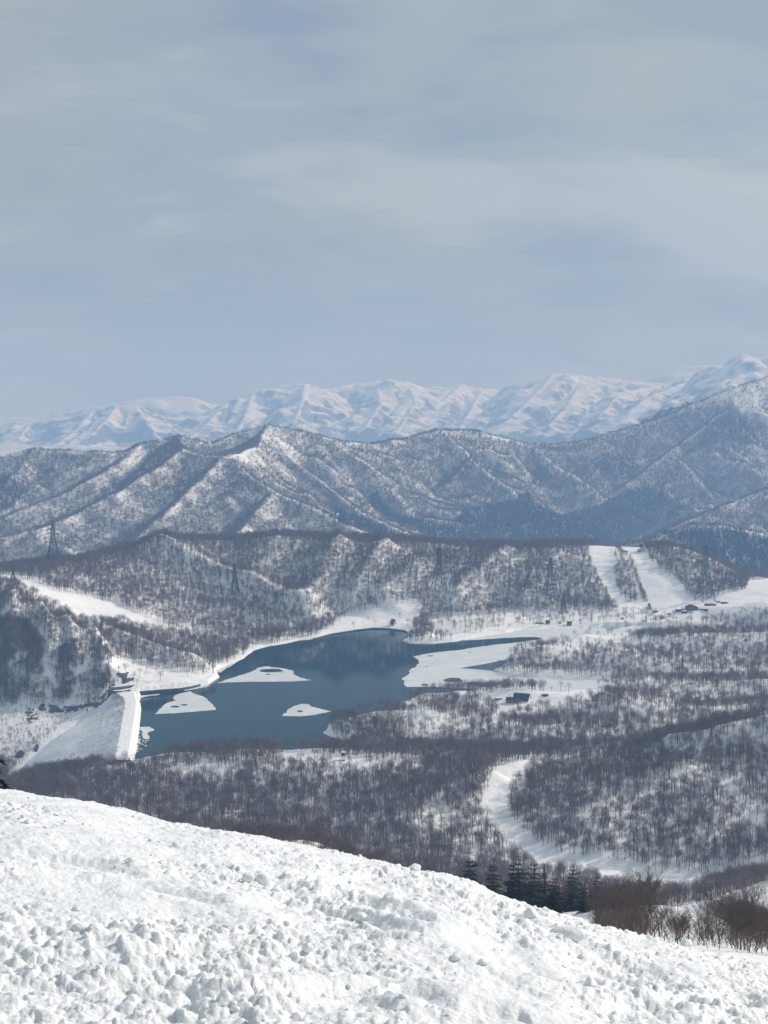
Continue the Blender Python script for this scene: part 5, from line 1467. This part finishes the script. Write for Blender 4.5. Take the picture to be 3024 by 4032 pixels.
for k, (px, py, wpx, sq, lab) in enumerate([
    (1030, 3478, 66, (1, 1, .95), 'largest rounded snow boulder at mid slope with a shaded left side'),
    (975, 3462, 52, (1, 1, .8), 'snow boulder leaning against the left of the largest one'),
    (318, 3668, 84, (1.3, 1, .62), 'broad low snow lump on the left of the slope, casting a shadow to its left'),
    (338, 3690, 30, (.9, 1, 1), 'small upright snow clod in front of the broad low lump'),
    (2700, 3726, 64, (1.15, .8, .62), 'square-cut snow block on the crest near the right edge'),
    (2520, 3676, 44, (1.1, .8, .6), 'flat snow block on the crest left of the square-cut one'),
    (2822, 3754, 46, (1, .8, .75), 'lumpy snow clod on the crest right of the square-cut block'),
    (1635, 3424, 56, (1.3, .8, .6), 'long snow slab on the crest in front of the dark knoll'),
    (1262, 3336, 52, (1.3, .7, .5), 'thin flat snow slab on the crest at the dark knoll\'s left end'),
    (720, 3220, 24, (1, .9, .85), 'round snowball on the crest below the forest slope'),
    (437, 3166, 24, (1.2, .9, .7), 'little snow lump on the crest at the left'),
    (966, 3272, 20, (.9, .9, 1), 'small pointed snow clod on the crest left of the dark knoll'),
    (109, 3242, 30, (1.1, 1, .8), 'single snowball near the left edge of the slope'),
    (1212, 3742, 46, (1, 1, .9), 'lone snowball on smooth snow at the bottom centre with a shadow'),
    (690, 3330, 30, (1, 1, .85), 'snow clod with a crisp shadow in the left middle of the slope'),
    (1420, 3620, 62, (1.2, 1, .7), 'angular snow chunk right of centre beside the old track'),
    (2090, 3610, 64, (1.2, .9, .9), 'tall pointed snow chunk on the right part of the slope'),
    (2230, 3690, 110, (1.4, .9, .6), 'large smooth tilted slab of snow on the right part of the slope'),
    (1790, 3780, 52, (1.2, 1, .7), 'big pile-topping snow lump at the lower right of centre'),
    (1900, 3800, 44, (.8, 1, .9), 'upright snow chunk beside the big lump at the lower right of centre')]):
    q = fg.hit(px, py); r = wpx / 2 * q[1] / F
    o = link('snow_block', lump(k + 1, r, sq), M['fresh'], label=lab, cat='snow block', group='snow blocks on the foreground slope', loc=(q[0], q[1], q[2] + r * sq[2] * .35), rz=k * 1.1)
def clods():
    rnd = random.Random(12); base = [lump(50 + k, 1.0, (1, 1, .8), 6, 1) for k in range(8)]
    co = []
    for b in base:
        a = np.empty(len(b.vertices) * 3, np.float32); b.vertices.foreach_get('co', a)
        f = np.empty(len(b.polygons) * 3, np.int32); b.polygons.foreach_get('vertices', f)
        co.append((a.reshape(-1, 3), f.reshape(-1, 3)))
    V, Fs, nb = [], [], 0
    for k in range(3600):
        y = math.sqrt(rnd.uniform(3.4 ** 2, 21 ** 2)); x = rnd.uniform(-.31, .31) * y
        if float(fbm(np.array([x / 1.3]), np.array([y / 1.9]), 3, 5)[0]) + .25 * min(1, max(0, (x / y + .1) / .3)) < rnd.uniform(-.3, .35): continue
        r = min(.007 * (1 - rnd.random()) ** -.5, .024)
        a, f = co[rnd.randrange(8)]
        t = rnd.random() * 6.28; c, s = math.cos(t), math.sin(t)
        z = float(fg.z(x, y))
        V.append(np.stack([(a[:, 0] * c - a[:, 1] * s) * r + x, (a[:, 0] * s + a[:, 1] * c) * r + y, a[:, 2] * r + z + r * .35], -1)); Fs.append(f + nb); nb += len(a)
    link('snow_clods', mesh_np('snow_clods', np.concatenate(V), np.concatenate(Fs)), M['fresh'], kind='stuff')
clods()
# conifer whose boughs reach in at the left edge
q = (ray(-105, 2950)[0] * 34, 34.0)
t_, c_ = conifer(90, 8.0, 4.2, 26, clear=.05)
zt_ = EYE - ray(-105, 2700)[1] * 34
tm_, cm_ = t_.mesh('trunk'), c_.mesh('crown'); tm_.materials.append(M['conbark']); cm_.materials.append(M['needle'])
tree_thing('conifer', (tm_, cm_), (q[0], q[1], zt_ - 8.0), 1.0, .4, 'near dark conifer reaching its boughs into the picture at the left edge', 'conifer')
